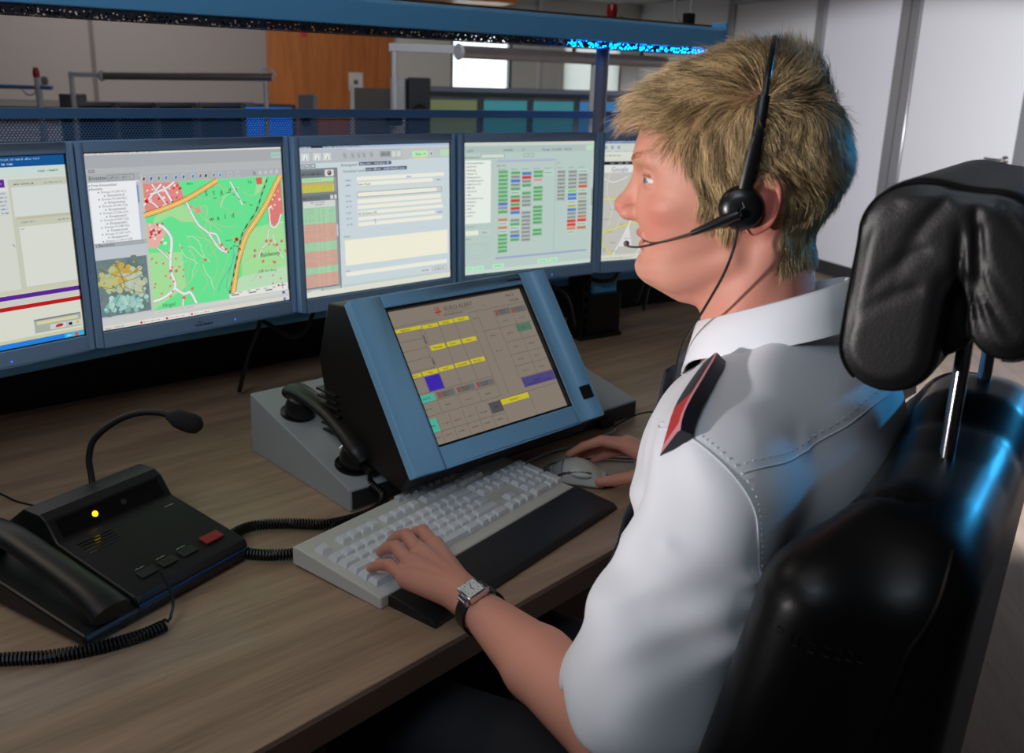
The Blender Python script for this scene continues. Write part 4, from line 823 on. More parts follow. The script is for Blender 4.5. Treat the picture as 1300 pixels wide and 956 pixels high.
# ================================================================== BACKGROUND WORKSTATIONS
M_rdesk = mat('rear desk grey', (110,108,106), .5)
def rdesk(name_loc, rz, w_, d_, label):
    t = empty('rear_desk', (*name_loc,0), rz, label, 'desk', 'desks of the rear workstations')
    build('desk_top', G().box(-w_/2,w_/2,-d_/2,d_/2,.69,.72), M_rdesk, t, bev=.003)
    for x in (-w_/2+.08, w_/2-.08): build('leg', G().box(x-.03,x+.03,-d_/2+.1,d_/2-.1,0,.69), mat('leg grey'), t, bev=.003)
rdesk((-1.85,5.28), 0, 2.2, .8, 'grey desk behind the partition on the left, carrying dark monitors')
rdesk((.25,6.62), R(36), 2.4, .8, 'grey desk far behind the partition, carrying the teal lit monitors')
rdesk((.06,4.42), R(38), 2.0, .5, 'grey desk behind the partition under the thin grey beam luminaire')
def rmon(x, y, rz, ztop, w_, col, es, label, group):
    t = empty('rear_monitor', (x,y,.72), rz, label, 'monitor', group); h_ = .335; z0 = ztop-.72-h_
    g = G()
    for a,b,c,d_ in ((-w_/2,-w_/2+.02,0,h_),(w_/2-.02,w_/2,0,h_),(-w_/2+.02,w_/2-.02,h_-.02,h_),(-w_/2+.02,w_/2-.02,0,.02)): g.box(a,b,-.02,.02,z0+c,z0+d_)
    build('bezel', g, mat('rear bezel grey', (96,100,106), .5), t, bev=.002)
    build('screen', G().box(-w_/2+.02,w_/2-.02,-.012,.012,z0+.02,z0+h_-.02), mat('rear screen '+str(col), tuple(c//6 for c in col), .3, emit=col if es else None, es=es), t)
    build('stand', G().box(-.02,.02,.0205,.045,.012,z0+.15).box(-.09,.09,-.06,.08,0,.012), M_blk, t, bev=.002)
for k in range(4): rmon(-2.27+k*.213, 5.21+k*.010, R(58), 1.172+k*.006, .40, (8,8,9), 0, 'dark switched off monitor behind the left end of the partition', 'dark monitors on the left rear desk')
rmon(-1.38, 5.22, R(20), 1.192, .29, (30,110,230), .9, 'monitor with a bright blue screen behind the partition, left of the orange panel', None)
for k,(c_,e_,lb) in enumerate((((118,132,84),.5,'rear monitor with an olive green screen, leftmost of the lit rear row'),((36,140,150),.6,'rear monitor with a teal screen, second in the lit rear row'),((36,140,150),.6,'rear monitor with a teal screen, third in the lit rear row, left of the pole'),((30,124,190),.6,'rear monitor with a light blue screen behind the grey pole'))):
    rmon(-.43+k*.328, 6.10+k*.238, R(36), 1.245, .40, c_, e_, lb, 'lit monitors on the far rear desk')
t = empty('rear_partition', (.05,6.60,.72), R(36), 'dark grey low partition with a pale top rail behind the lit rear monitors', 'partition')
build('panel', G().box(-1.0,1.15,-.01,.01,0,.55), mat('rear partition grey', (62,66,72), .5), t); build('top_rail', G().box(-1.0,1.15,-.02,.02,.55,.585), mat('rear rail grey', (96,100,110), .3, .5), t, bev=.003)
t = empty('desk_screen', (-.80,5.16,.72), R(5), 'small grey desk screen with a white edge post, right in front of the orange panel', 'desk screen')
build('panel', G().box(-.095,.115,-.008,.008,0,.575), mat('screen grey', (96,90,88), .6), t); build('edge_post', G().box(-.118,-.095,-.012,.012,0,.59), mat('white post', (206,206,208), .5), t, bev=.003)
def speaker(x, y, z0, z1, w_, d_, rz, label, c_):
    t = empty('rear_speaker', (x,y,z0), rz, label, 'loudspeaker')
    build('cabinet', G().box(-w_/2,w_/2,0,d_,0,z1-z0), mat('speaker '+str(c_), c_, .5), t, bev=.004)
    for z in (.3,.72): build('speaker_cone', G().lathe([(w_*.34,0),(w_*.3,.004),(w_*.12,.002),(.0,.006)],18,Matrix.Translation((0,-.0005,(z1-z0)*z)) @ Matrix.Rotation(PI/2,4,'X')), M_blk, t)
speaker(-.545,5.17,.72,1.357,.12,.16,R(8),'tall dark loudspeaker behind the partition right of the orange panel',(44,48,56))
tagp(build('white_case', G().box(-.037,.037,-.10,.10,0,.63), mat('white case', (196,198,204), .5), loc=(-.658,5.21,.72), bev=.004), 'narrow white computer case beside the dark rear loudspeaker', 'computer case')
speaker(-2.46,5.17,.72,1.212,.10,.12,0,'small grey loudspeaker at the far left behind the partition',(84,84,90)); speaker(-1.20,5.33,.72,1.245,.085,.12,0,'small grey loudspeaker in front of the orange panel',(112,112,116))
M_gb = mat('grey beam', (120,116,118), .4, .5); M_wm = mat('white metal', (190,192,198), .6, spec=.2)
t = empty('rear_beam_light', (-.26,3.97,0), math.atan2(.66,.88), 'thin grey tube luminaire on a white bracket behind the blue beam', 'light fixture')
Ln = 1.20
build('tube', G().tube([(0,0,1.468),(Ln,0,1.468)], .026, 16), M_gb, t); build('end_ring', G().lathe([(.030,-.004),(.034,0),(.030,.012),(.022,.012),(.02,.0)],20,Matrix.Translation((0,0,1.468)) @ Matrix.Rotation(PI/2,4,'Y')), M_wm, t)
build('post', G().tube([(.74,.0,.72),(.74,0,1.442)], .012, 10), M_wm, t); build('knob', G().lathe([(.008,0),(.008,.02),(.0,.024)],10,Matrix.Translation((Ln-.16,0,1.494))), M_blk, t); build('red_knob', G().lathe([(.009,0),(.010,.02),(.0,.028)],10,Matrix.Translation((.62,0,1.494))), mat('red lens'), t)
t = empty('bracket_post', (-.535,4.05,.72), 0, 'thin white post with a long white bracket arm in front of the orange panel edge', 'post')
build('post', G().tube([(0,0,0),(0,0,.745)], .011, 12), M_wm, t); build('arm', G().box(-.02,.27,-.012,.012,.742,.775), M_wm, t, bev=.002); build('clamp', G().box(-.035,.035,-.03,.03,.44,.48).box(-.05,.05,-.03,.04,0,.012), M_blk, t, bev=.004)
t = empty('left_beam_light', (-2.33,5.0,0), 0, 'thin grey tube luminaire on two white posts before the rear wall at left', 'light fixture')
build('post', G().tube([(-.02,0,.72),(-.02,0,1.33)], .013, 10), M_wm, t); build('arm', G().box(-.03,.15,-.012,.012,1.305,1.328), M_wm, t); build('tube', G().tube([(.14,0,1.315),(1.02,.06,1.335)], .020, 14), M_gb, t); build('end_ring', G().lathe([(.022,-.01),(.028,-.004),(.028,.008),(.02,.01)],18,Matrix.Translation((.14,0,1.315)) @ Matrix.Rotation(PI/2,4,'Y')), M_wm, t)
build('post', G().tube([(.98,.06,.72),(.98,.06,1.33)], .011, 10), M_wm, t); build('hook', G().tube(smoothpath([(.96,.05,1.345),(.97,.05,1.37),(1.01,.05,1.375),(1.04,.05,1.34)],5), .006, 7), M_wm, t)
t = empty('blue_tube_light', (-2.58,5.05,.72), 0, 'blue tube luminaire on a white post with a red knob at the far left', 'light fixture')
build('post', G().tube([(.035,0,0),(.025,0,.575)], .017, 12), M_wm, t); build('red_knob', G().lathe([(.016,0),(.018,.02),(.012,.05),(.0,.06)],14,Matrix.Translation((.022,0,.575))), mat('red lens'), t)
build('tube', G().tube([(-.65,0,.520),(.10,0,.525)], .012, 12), mat('blue tube paint', (84,120,170), .4), t); build('cable', G().tube(smoothpath([(-.06,-.01,.512),(-.03,-.01,.485),(.005,-.01,.490),(.018,-.01,.52)],5), .004, 6), M_wm, t)

# ================================================================== CHAIR
PX = Matrix.Translation((.25,.90,0)) @ Matrix.Rotation(R(56),4,'Z')      # seated frame: x right, y forward
M_lea = mat('black leather', (17,16,18), .40, spec=.35, bump=(420,.22,.0006)); M_lea2 = mat('black leather smooth', (12,12,13), .36, spec=.22, bump=(500,.15,.0005))
ch = empty('office_chair', (.25,.90,0), R(56), 'black leather high-back office chair with a thick wrapped headrest', 'chair')
cx0 = -.03
def rex(s, ax, r): a = np.maximum(s+r, 0); b = np.maximum(ax+r, 0); return np.sqrt(a*a+b*b)-r+np.minimum(np.maximum(s+r, ax+r), 0)
def headrest(P):
    x, y, z = P[...,0]-cx0, P[...,1], P[...,2]
    q = np.stack([np.zeros_like(x), y, z], -1)
    s = d_rc(q, (0,-.157,1.268), (0,-.154,1.182), .036, .0370)
    s = smin(s, d_rc(q, (0,-.222,1.266), (0,-.232,1.212), .030, .027), .012)
    s = smin(s, d_rc(q, (0,-.17,1.274), (0,-.208,1.272), .034, .034), .02)
    ex = np.abs(x)-.140
    d = rex(s, ex, .016)
    d = smin(d, rex(d_rc(q, (0,-.188,1.262), (0,-.190,1.196), .024, .018), np.abs(x)-.118, .010), .006)
    # piping along the edge of the end caps and wrinkles running from the fold
    edge = np.sqrt((s+.004)**2+(ex+.004)**2); d = d-.0022*np.exp(-(edge/.0028)**2)
    cap = np.clip((ex+.03)/.03, 0, 1)
    ph = (y+.195)*.9+(z-1.28)*.55
    for y0, z0, an, w_, A in ((-.199,1.292,-62,.0030,.0022),(-.203,1.280,-70,.0036,.0026),(-.204,1.262,-58,.0028,.0020),(-.205,1.245,-66,.0036,.0024),(-.210,1.228,-52,.0030,.0018),(-.213,1.300,-40,.0030,.0014),
            (-.180,1.296,-112,.0050,.0016),(-.172,1.262,-128,.0050,.0012),(-.150,1.292,-120,.0050,.0010),(-.172,1.232,-140,.0045,.0010)):
        ca, sa = math.cos(R(an)), math.sin(R(an)); u = (y-y0)*-ca+(z-z0)*sa; v = (y-y0)*sa+(z-z0)*ca
        d = d+cap*A*np.exp(-((v+.006*np.sin(u*45))/w_)**2)*np.clip(u/.006+.5, 0, 1)*np.exp(-(u/.05)**2)
    crease = np.exp(-((y+.193+.10*(1.27-z))/.0035)**2)*np.clip((1.285-z)/.03, 0, 1)*np.clip((ex+.05)/.04, 0, 1)
    return d+.004*crease
V, Q = nets(headrest, (cx0-.17,-.275,1.14), (cx0+.17,-.10,1.325), .0026)
hr = npmesh('headrest', V, Q, M_lea, parent=ch)
def seamline(fn, pts, r, name, m, par, off=.0, k=8, flat=1.):
    P = np.array([tuple(p) for p in smoothpath(pts, k)]); P = project(fn, P, off); return build(name, G().tube([tuple(map(float,p)) for p in P], r, 6, flat=flat), m, par)
pp_ = [(-.132,1.152),(-.121,1.175),(-.118,1.22),(-.121,1.275),(-.138,1.300),(-.17,1.308),(-.21,1.306),(-.240,1.296),(-.256,1.262),(-.262,1.215),(-.250,1.190),(-.232,1.184)]
for sx in (-1, 1): seamline(headrest, [(cx0+sx*.1365,y,z) for y,z in pp_], .0014, 'piping', M_lea2, hr, .0004, 8)
for x in (-.075, .098): build('headrest_rod', G().tube([(x,-.196,1.20),(x-.012,-.198,1.06)], .0062, 14), mat('chrome rod', (170,170,176), .16, 1.), ch)
def backrest(P):
    x, y, z = P[...,0]-cx0, P[...,1], P[...,2]
    yc = -.195-.10*np.clip(.62-z, -1, 0)*0-.04*(z-1.0)
    hx = .232-.05*np.clip((z-1.0)/.12, 0, 1)**2
    tz = 1.083-.9*np.maximum(np.abs(x)-.12, 0)**1.6+.018*np.clip((x-.02)/.05,0,1)-.006*np.clip(-x/.05,0,1)
    th = .055+.012*np.clip((np.abs(x)-.13)/.1, 0, 1)
    a = np.abs(x)-hx; b = np.abs(y-yc+.012*np.clip((np.abs(x)-.13)/.1,0,1)*-1)-th; c = np.maximum(z-tz, .50-z)
    r = .045; q = [np.maximum(v+r, 0) for v in (a, b, c)]
    d = np.sqrt(q[0]**2+q[1]**2+q[2]**2)-r+np.minimum(np.maximum(np.maximum(a, b), c)+r, 0)
    # side bolsters wrap forward lower down
    for s in (-1, 1): d = smin(d, d_rc(np.stack([x, y, z], -1), (s*.215,-.145,1.00), (s*.235,-.075,.60), .040, .048), .035)
    sm = np.abs(np.abs(x)-.150-.02*(1.1-z)); d = d+.005*np.exp(-(sm/.004)**2)*(y > yc)
    return d
V, Q = nets(backrest, (cx0-.30,-.30,.48), (cx0+.30,.0,1.14), .006)
npmesh('backrest', V, Q, M_lea2, parent=ch)
seamline(backrest, [(cx0-.20,-.235,1.075),(cx0-.245,-.235,1.03),(cx0-.26,-.225,.97),(cx0-.27,-.205,.85),(cx0-.28,-.19,.70)], .0020, 'seam', M_lea2, ch)
g = G(); random.seed(8)
for k in range(8):
    P0 = project(backrest, [(-.275,-.125-.009*k,.985-.001*k)], .0004)[0]; x, y, z = map(float, P0)
    for (a, b) in random.sample([((0,0),(0,.008)),((0,.008),(-.005,.007)),((0,.004),(-.005,.004)),((0,0),(-.005,0)),((-.005,0),(-.005,.008))], 3): g.tube([(x,y+a[0],z+a[1]),(x,y+b[0],z+b[1])], .0004, 5)
build('embossed_mark', g, M_lea2, ch)
def seat(P):
    x, y, z = P[...,0]-cx0, P[...,1], P[...,2]; r = .04
    q = [np.maximum(v+r, 0) for v in (np.abs(x)-.25, np.abs(y-.08)-.24, np.abs(z-.445+.02*np.cos(x*7)*0)-.05)]
    return np.sqrt(q[0]**2+q[1]**2+q[2]**2)-r
V, Q = nets(seat, (cx0-.27,-.18,.38), (cx0+.27,.34,.51), .008); npmesh('seat', V, Q, M_lea2, parent=ch)
M_cm = mat('chair base black', (20,20,22), .4)
build('seat_mechanism', G().box(cx0-.09,cx0+.09,-.10,.2,.35,.396).box(cx0-.04,cx0+.04,-.26,-.09,.36,.39).box(cx0-.04,cx0+.04,-.27,-.24,.36,.60), M_cm, ch, bev=.006)
build('gas_column', G().tube([(cx0,.06,.10),(cx0,.06,.22)], .028, 18).tube([(cx0,.06,.22),(cx0,.06,.352)], .015, 16), M_cm, ch)
for k in range(5):
    a = 2*PI*k/5+.3; dx, dy = math.cos(a), math.sin(a); x0, y0 = cx0, .06
    build('base_leg', G().tube([(x0,y0,.12),(x0+dx*.14,y0+dy*.14,.105),(x0+dx*.29,y0+dy*.29,.075)], [.030,.024,.016], 10), M_cm, ch)
    build('castor', G().lathe([(.008,-.020),(.026,-.018),(.028,-.004),(.028,.004),(.026,.018),(.008,.020)],18,Matrix.Translation((x0+dx*.30,y0+dy*.30,.028)) @ Matrix.Rotation(a,4,'Z') @ Matrix.Rotation(PI/2,4,'X')).tube([(x0+dx*.29,y0+dy*.29,.03),(x0+dx*.29,y0+dy*.29,.085)],.009,8), M_cm, ch)

# ================================================================== PERSON
man = empty('person', (.25,.90,0), R(56), 'blond man in a white uniform shirt, seated, hands on keyboard and mouse', 'person')
PXi = np.array(PX.inverted())
def toP(V, M=None):                      # world (or M-frame) -> seated frame
    A = PXi if M is None else PXi @ np.array(M); V = np.asarray(V, np.float64); return V @ A[:3,:3].T+A[:3,3]
def w2p(p): return Vector(map(float, toP(np.array([p]))[0]))
# head frame: s forward, t up, a away from the camera side (right)
hs_ = Vector((-0.96583068,0.23775919,-0.10315845)); ht_ = Vector((-0.100168,0.02465842,0.99466494)); ha_ = hs_.cross(ht_)
HM = Matrix((hs_, ht_, ha_)).transposed().to_4x4(); HM.translation = (.2251,.9139,1.2563)
tT = [-.17,-.105,-.092,-.082,-.074,-.066,-.056,-.044,-.035,-.027,-.018,-.006,.010,.025,.041,.054,.066,.078,.10,.20]
tF = [.020,.050,.066,.082,.096,.1035,.1065,.1010,.0995,.1010,.1030,.1040,.0990,.0980,.1000,.1030,.1015,.0955,.088,.06]
tB = [-.03,-.03,-.02,-.01,.000,.000,-.005,-.012,-.018,-.022,-.026,-.030,-.035,-.04,-.04,-.04,-.04,-.04,-.04,-.04]
tW = [.010,.016,.024,.031,.038,.043,.047,.052,.055,.057,.060,.063,.0665,.069,.069,.0685,.068,.066,.060,.04]
FA = list(map(A_, (tT, tF, tB, tW)))
E0 = (.0815,.0328,-.0335)
def bothsides(P): Q = P.copy(); Q[...,2] = -np.abs(Q[...,2]); return Q
def head(P):
    s, t, a = P[...,0], P[...,1], P[...,2]; M = bothsides(P); am = M[...,2]
    F = np.interp(t, FA[0], FA[1]); B = np.interp(t, FA[0], FA[2]); Wd = np.interp(t, FA[0], FA[3])
    c = (F+B)/2; ax = (F-B)/2; n = 2.35
    q = (np.abs((s-c)/ax)**n+np.abs(a/Wd)**n)**(1/n); face = (q-1)*np.minimum(ax, Wd)*.85
    face = smax(face, t-.095, .02); face = smax(face, -.098-t+0*s, .012)
    d = smin(face, d_ell(P, (.002,.048,0), (.097,.091,.0765)), .018)
    d = smin(d, d_rc(P, (-.010,-.02,0), (-.014,-.20,0), .0545, .0590), .014)
    d = smin(d, d_rc(M, (-.025,-.03,-.050), (.030,-.165,-.022), .012, .013), .014)      # neck muscle
    d = smin(d, d_rc(M, (.012,-.043,-.050), (.068,-.066,-.030), .008, .008), .016)      # jaw line
    d = smin(d, d_rc(P, (.090,-.060,0), (.060,-.078,0), .014, .014), .014)                # chin pad
    d = smin(d, d_ell(M, (.066,.008,-.048), (.018,.011,.013)), .012)                      # cheek bone
    d = smin(d, d_rc(M, (.0965,.050,-.014), (.084,.052,-.048), .0070, .006), .012)        # brow ridge
    d = smax(d, -d_ell(M, (.0990,.0330,-.0445), (.0160,.0112,.0225)), .010)                   # orbit
    # nose
    nz = d_rc(P, (.1000,.040,0), (.1085,.020,0), .0065, .0072); nz = smin(nz, d_rc(P, (.1085,.020,0), (.1205,.0065,0), .0070, .0088), .005)
    nz = smin(nz, d_rc(P, (.098,.006,0), (.113,.0065,0), .0100, .0085), .006)
    nz = smin(nz, d_ell(M, (.1125,-.0015,-.0105), (.0105,.0068,.0062)), .005); nz = smin(nz, d_rc(P, (.119,.001,0), (.108,-.003,0), .0060,.0060), .005)
    d = smin(d, d_ell(M, (.086,.006,-.024), (.0155,.020,.014)), .012)
    d = smin(d, nz, .009)
    d = smin(d, d_ell(M, (.1110,-.0005,-.0125), (.0085,.0066,.0055)), .003)
    d = smax(d, -d_ell(M, (.1145,-.0100,-.0055), (.0050,.0034,.0022)), .002)
    # lips
    d = smin(d, d_ell(P, (.0985,-.0220,0), (.0095,.0044,.0220)), .004); d = smin(d, d_ell(P, (.0962,-.0345,0), (.0095,.0050,.0200)), .004)
    d = smax(d, -d_rc(M, (.1080,-.0280,0), (.094,-.0292,-.026), .0007, .0005), .0030)
    d = smin(d, d_ell(P, (.0965,-.056,0), (.0110,.0110,.0160)), .008)
    d = smax(d, -d_rc(M, (.1015,-.010,-.022), (.094,-.028,-.031), .0012,.0008), .008)     # nasolabial fold
    # eye: lids and ball
    lid = d_ell(M, E0, (.0150,.0135,.0165)); lid = smax(lid, -d_ell(M, (E0[0]+.0095,E0[1]-.0003,E0[2]-.0065), (.0130,.0037,.0150)), .0012)
    d = smin(d, lid, .004); ball = d_ell(M, E0, (.0132,.0125,.0125)); d = np.minimum(d, ball)
    # ear
    ce, se = math.cos(R(12)), math.sin(R(12)); u = (s+.0175)*ce+(t-.010)*se; v = -(s+.0175)*se+(t-.010)*ce; w = am+.0745-.16*(u+.0)*-1
    u, v, w = u/.84, v/.84, w/.84; L = np.stack([u, v, w], -1)
    ear = d_ell(L, (0,0,0), (.0170,.0290,.0055)); ear = smax(ear, -d_ell(L, (.003,-.001,-.0055), (.0098,.0175,.0060)), .003)
    rg = (np.sqrt((u/.0155)**2+((v-.001)/.0275)**2)-1)*.0180; ear = smin(ear, np.sqrt(rg*rg+(w+.0025)**2)-.0032, .002)
    rg2 = (np.sqrt((u/.0112)**2+((v-.001)/.0222)**2)-1)*.0140; ear = smax(ear, -(np.sqrt(rg2*rg2+(w+.0062)**2)-.0030), .0015)
    ear = smin(ear, d_ell(L, (.006,-.0265,0), (.0080,.0085,.0042)), .004)
    ear = smin(ear, d_rc(L, (.000,.012,-.002), (-.007,-.014,-.002), .0024,.0022), .0025)
    ear = smin(ear, d_rc(L, (.008,0,.012), (.004,0,.004), .014, .010), .004)
    return smax(smin(d, ear, .003), -.158-t, .003)
sbT = A_([-.014,-.010,0,.010,.025,.040,.055,.070,.084,.095,.20]); sbS = A_([.024,.034,.038,.040,.041,.044,.052,.064,.078,.110,.3])
def hairy(P):
    s, t, a = P[...,0], P[...,1], np.abs(P[...,2])
    front = s < np.interp(t, sbT, sbS)-.25*np.maximum(0,.03-a)*0
    up_ = (t > -.012) & front; ear = (s < .004) & (s > -.036) & (t < .036) & (a > .055)
    low = (t <= -.012) & (t > -.060+.15*np.maximum(0,-.05-s)) & (s < -.028)
    return (up_ | low) & ~(ear & (t < .030)) 
V, Q = nets(head, (-.105,-.185,-.092), (.140,.150,.092), .0022)
S3 = V[:,0]; T3 = V[:,1]; A3 = np.abs(V[:,2])
def blob(cs, rad): return np.exp(-(((V*[1,1,0]+np.stack([0*A3,0*A3,A3],-1)-np.array(cs))/np.array(rad))**2).sum(-1))
C0 = np.array(lin((216,152,130)))[None].repeat(len(V),0)
def mixc(w_, c): global C0; C0 = C0*(1-w_[:,None])+np.array(lin(c))[None]*w_[:,None]
mixc(.55*blob((.080,-.006,.05),(.03,.025,.03)), (214,122,108)); mixc(.6*blob((.122,.003,.0),(.014,.012,.016)), (214,112,100)); mixc(.75*blob((-.020,.010,.078),(.026,.036,.020)), (206,96,86)); mixc(.35*blob((.0,-.10,.05),(.06,.06,.06)), (210,128,112))
lips = (np.exp(-((T3+.0215)/.0042)**2)+np.exp(-((T3+.0345)/.0046)**2)).clip(0,1)*(S3 > .0955)*(A3 < .0225); mixc(.75*lips, (190,96,92))
mixc(.55*blob((.100,.049,.030),(.014,.0048,.020)), (176,128,84)); mixc(.5*blob((.1145,-.007,.0065),(.004,.003,.004)), (90,40,36))
Mv = V.copy(); Mv[:,2] = -A3; dv = Mv-np.array(E0); rb = np.linalg.norm(dv/np.array([.0132,.0125,.0125]),axis=1); eye = (rb < 1.04) & (S3 > E0[0]-.002) & (abs(T3-E0[1]) < .0042)
C0[eye] = lin((226,220,216)); gz = np.linalg.norm(dv-np.array([.0118,-.0008,-.0045]),axis=1); C0[eye & (gz < .0062)] = lin((92,120,140)); C0[eye & (gz < .0026)] = lin((16,16,18))
mixc(.45*(np.exp(-((rb-1.12)/.07)**2)*(S3 > E0[0]+.006)*(abs(T3-E0[1]) < .008)), (180,110,96))
hm = hairy(V); C0[hm] = C0[hm]*.25+np.array(lin((112,82,50)))*.75
lash = (rb < 1.30) & (S3 > .0815) & (T3-E0[1] > .0036) & (T3-E0[1] < .0056); C0[lash] = C0[lash]*.35+np.array(lin((96,62,50)))*.65
headpart = (toP(V, HM), Q, C0)

SKIN = np.array(lin((218,152,130)))
def limb(fn, lo, hi, h, colf=None):
    V, Q = nets(fn, lo, hi, h); C = SKIN[None].repeat(len(V),0)
    if colf: C = colf(V, C)
    return V, Q, C
def hand(W0, mcps, pips, dips, tips, palm_r, thumb, fore, k=.006):
    def fn(P):
        d = d_rc(P, fore[0], fore[1], fore[2], fore[3])
        for i, m in enumerate(mcps):
            w_ = tuple(W0[j]*.86+m[j]*.14 for j in range(3)); d = smin(d, d_rc(P, w_, m, .0175, palm_r[i]), .010)
        for i in range(4):
            f_ = smin(d_rc(P, mcps[i], pips[i], .0098-.0008*(i==0), .0086-.0008*(i==0)), smin(d_rc(P, pips[i], dips[i], .0087-.0008*(i==0), .0078-.0006*(i==0)), d_rc(P, dips[i], tips[i], .0077-.0006*(i==0), .0068-.0006*(i==0)), .0015), .002)
            f_ = smin(f_, d_ell(P, (mcps[i][0],mcps[i][1],mcps[i][2]+.004), (.0092,.0092,.0082)), .004)
            d = smin(d, f_, .0035)
        th_ = smin(d_rc(P, thumb[0], thumb[1], .0165, .0115), smin(d_rc(P, thumb[1], thumb[2], .0108, .0098), d_rc(P, thumb[2], thumb[3], .0096, .0078), .002), .003)
        d = smin(d, th_, .007)
        for m in mcps: d = smin(d, d_rc(P, (W0[0]*.9+m[0]*.1, W0[1]*.9+m[1]*.1, W0[2]*.9+m[2]*.1+.0165), (m[0],m[1],m[2]+.0095), .0030, .0034), .007)
        return d
    return fn
# left hand on the keys (little finger nearest the camera)
LW = (-.042,.972,.772); LE = tuple(PX @ Vector((-.228,.005,.785)))
mL = [(-.120,1.013,.772),(-.117,1.034,.780),(-.107,1.056,.784),(-.091,1.077,.783)]
tL = [(-.172,1.062,.7575),(-.166,1.103,.7585),(-.156,1.131,.7590),(-.131,1.145,.7590)]
lp = lambda a, b, t, dz: tuple(a[j]*(1-t)+b[j]*t+(dz if j == 2 else 0) for j in range(3))
pL = [lp(m, t, .48, z) for m, t, z in zip(mL, tL, (.012,.016,.018,.016))]; dL = [lp(m, t, .77, z) for m, t, z in zip(mL, tL, (.008,.010,.011,.010))]
fv = (Vector(LW)-Vector(LE)).normalized(); LF = tuple(Vector(LW)-fv*.085)
lh = hand(LW, mL, pL, dL, tL, (.0125,.0130,.0132,.0125), ((-.045,1.000,.762),(-.052,1.040,.752),(-.074,1.072,.750),(-.092,1.094,.7545)), (LF, LW, .0275, .0225))
def knuckle(V, C):
    for m in mL+pL:
        w_ = np.exp(-(((V-np.array(m))/.010)**2).sum(-1))*.4; C = C*(1-w_[:,None])+np.array(lin((206,116,98)))*w_[:,None]
    for t, dd in zip(tL, dL):
        dr = Vector(t)-Vector(dd); n_ = np.array(t)+np.array(dr.normalized())*.002+np.array((0,0,.0060)); w_ = np.exp(-(((V-n_)/.0046)**4).sum(-1))*.6; C = C*(1-w_[:,None])+np.array(lin((232,184,170)))*w_[:,None]
    return C
v1, q1, c1 = limb(lh, (-.190,.90,.730), (.03,1.165,.815), .0018, knuckle)
def lfore(P):
    a = Vector(LW)-fv*.05; b = Vector(LE)
    d = d_rc(P, tuple(b), tuple(Vector(LW)-fv*.155), .0435, .0385); d = smin(d, d_rc(P, tuple(Vector(LW)-fv*.155), tuple(a), .0385, .0262), .01); d = smin(d, d_rc(P, tuple(b), tuple(PX @ Vector((-.165,-.040,1.02))), .043, .040), .02); return d
v2, q2, c2 = limb(lfore, (-.10,.62,.72), (.27,1.0,1.10), .004)
# right hand over the mouse
RWr = (.262,1.392,.768); REl = tuple(PX @ Vector((.195,.150,.81)))
mR = [(.222,1.478,.757),(.212,1.480,.768),(.203,1.472,.776),(.200,1.452,.778)]
tR = [(.150,1.492,.735),(.128,1.500,.737),(.108,1.492,.742),(.106,1.474,.752)]
pR = [lp(m, t, .45, z) for m, t, z in zip(mR, tR, (.008,.012,.016,.016))]; dR = [lp(m, t, .77, z) for m, t, z in zip(mR, tR, (.005,.008,.011,.011))]
fr_ = (Vector(RWr)-Vector(REl)).normalized()
rh = hand(RWr, mR, pR, dR, tR, (.0120,.0130,.0135,.0130), ((.238,1.402,.760),(.208,1.386,.752),(.176,1.388,.744),(.151,1.394,.738)), (tuple(Vector(RWr)-fr_*.08), RWr, .028, .024))
v3, q3, c3 = limb(rh, (.08,1.28,.722), (.32,1.53,.815), .0020)
def rfore(P): d = d_rc(P, REl, tuple(Vector(RWr)-fr_*.05), .042, .027); return smin(d, d_rc(P, REl, tuple(PX @ Vector((.170,0,1.05))), .043,.050), .02)
v4, q4, c4 = limb(rfore, (.12,.92,.72), (.50,1.42,1.12), .006)
def core(P):
    d = d_ell(P, (0,-.005,.92), (.150,.095,.20)); d = smin(d, d_rc(P, (-.13,-.025,1.030), (.13,-.02,1.035), .038, .038), .04); d = smin(d, d_ell(P, (0,.01,.70), (.150,.112,.22)), .05); d = smin(d, d_rc(P, (0,-.0,1.04), (0,0,1.12), .052, .050), .03); return smax(d, P[...,1]*.6+(P[...,2]-1.078)*.8-.024, .02)
v5, q5, c5 = limb(core, (-.22,-.14,.48), (.22,.14,1.18), .008)
V, Q, C = joinm([headpart, (toP(v1),q1,c1), (toP(v2),q2,c2), (toP(v3),q3,c3), (toP(v4),q4,c4), (v5,q5,c5)])
M_skin = mat('skin', rough=.52, spec=.4, attr='col', sss=.18, bump=(700,.10,.0005))
npmesh('body', V, Q, M_skin, C, man)

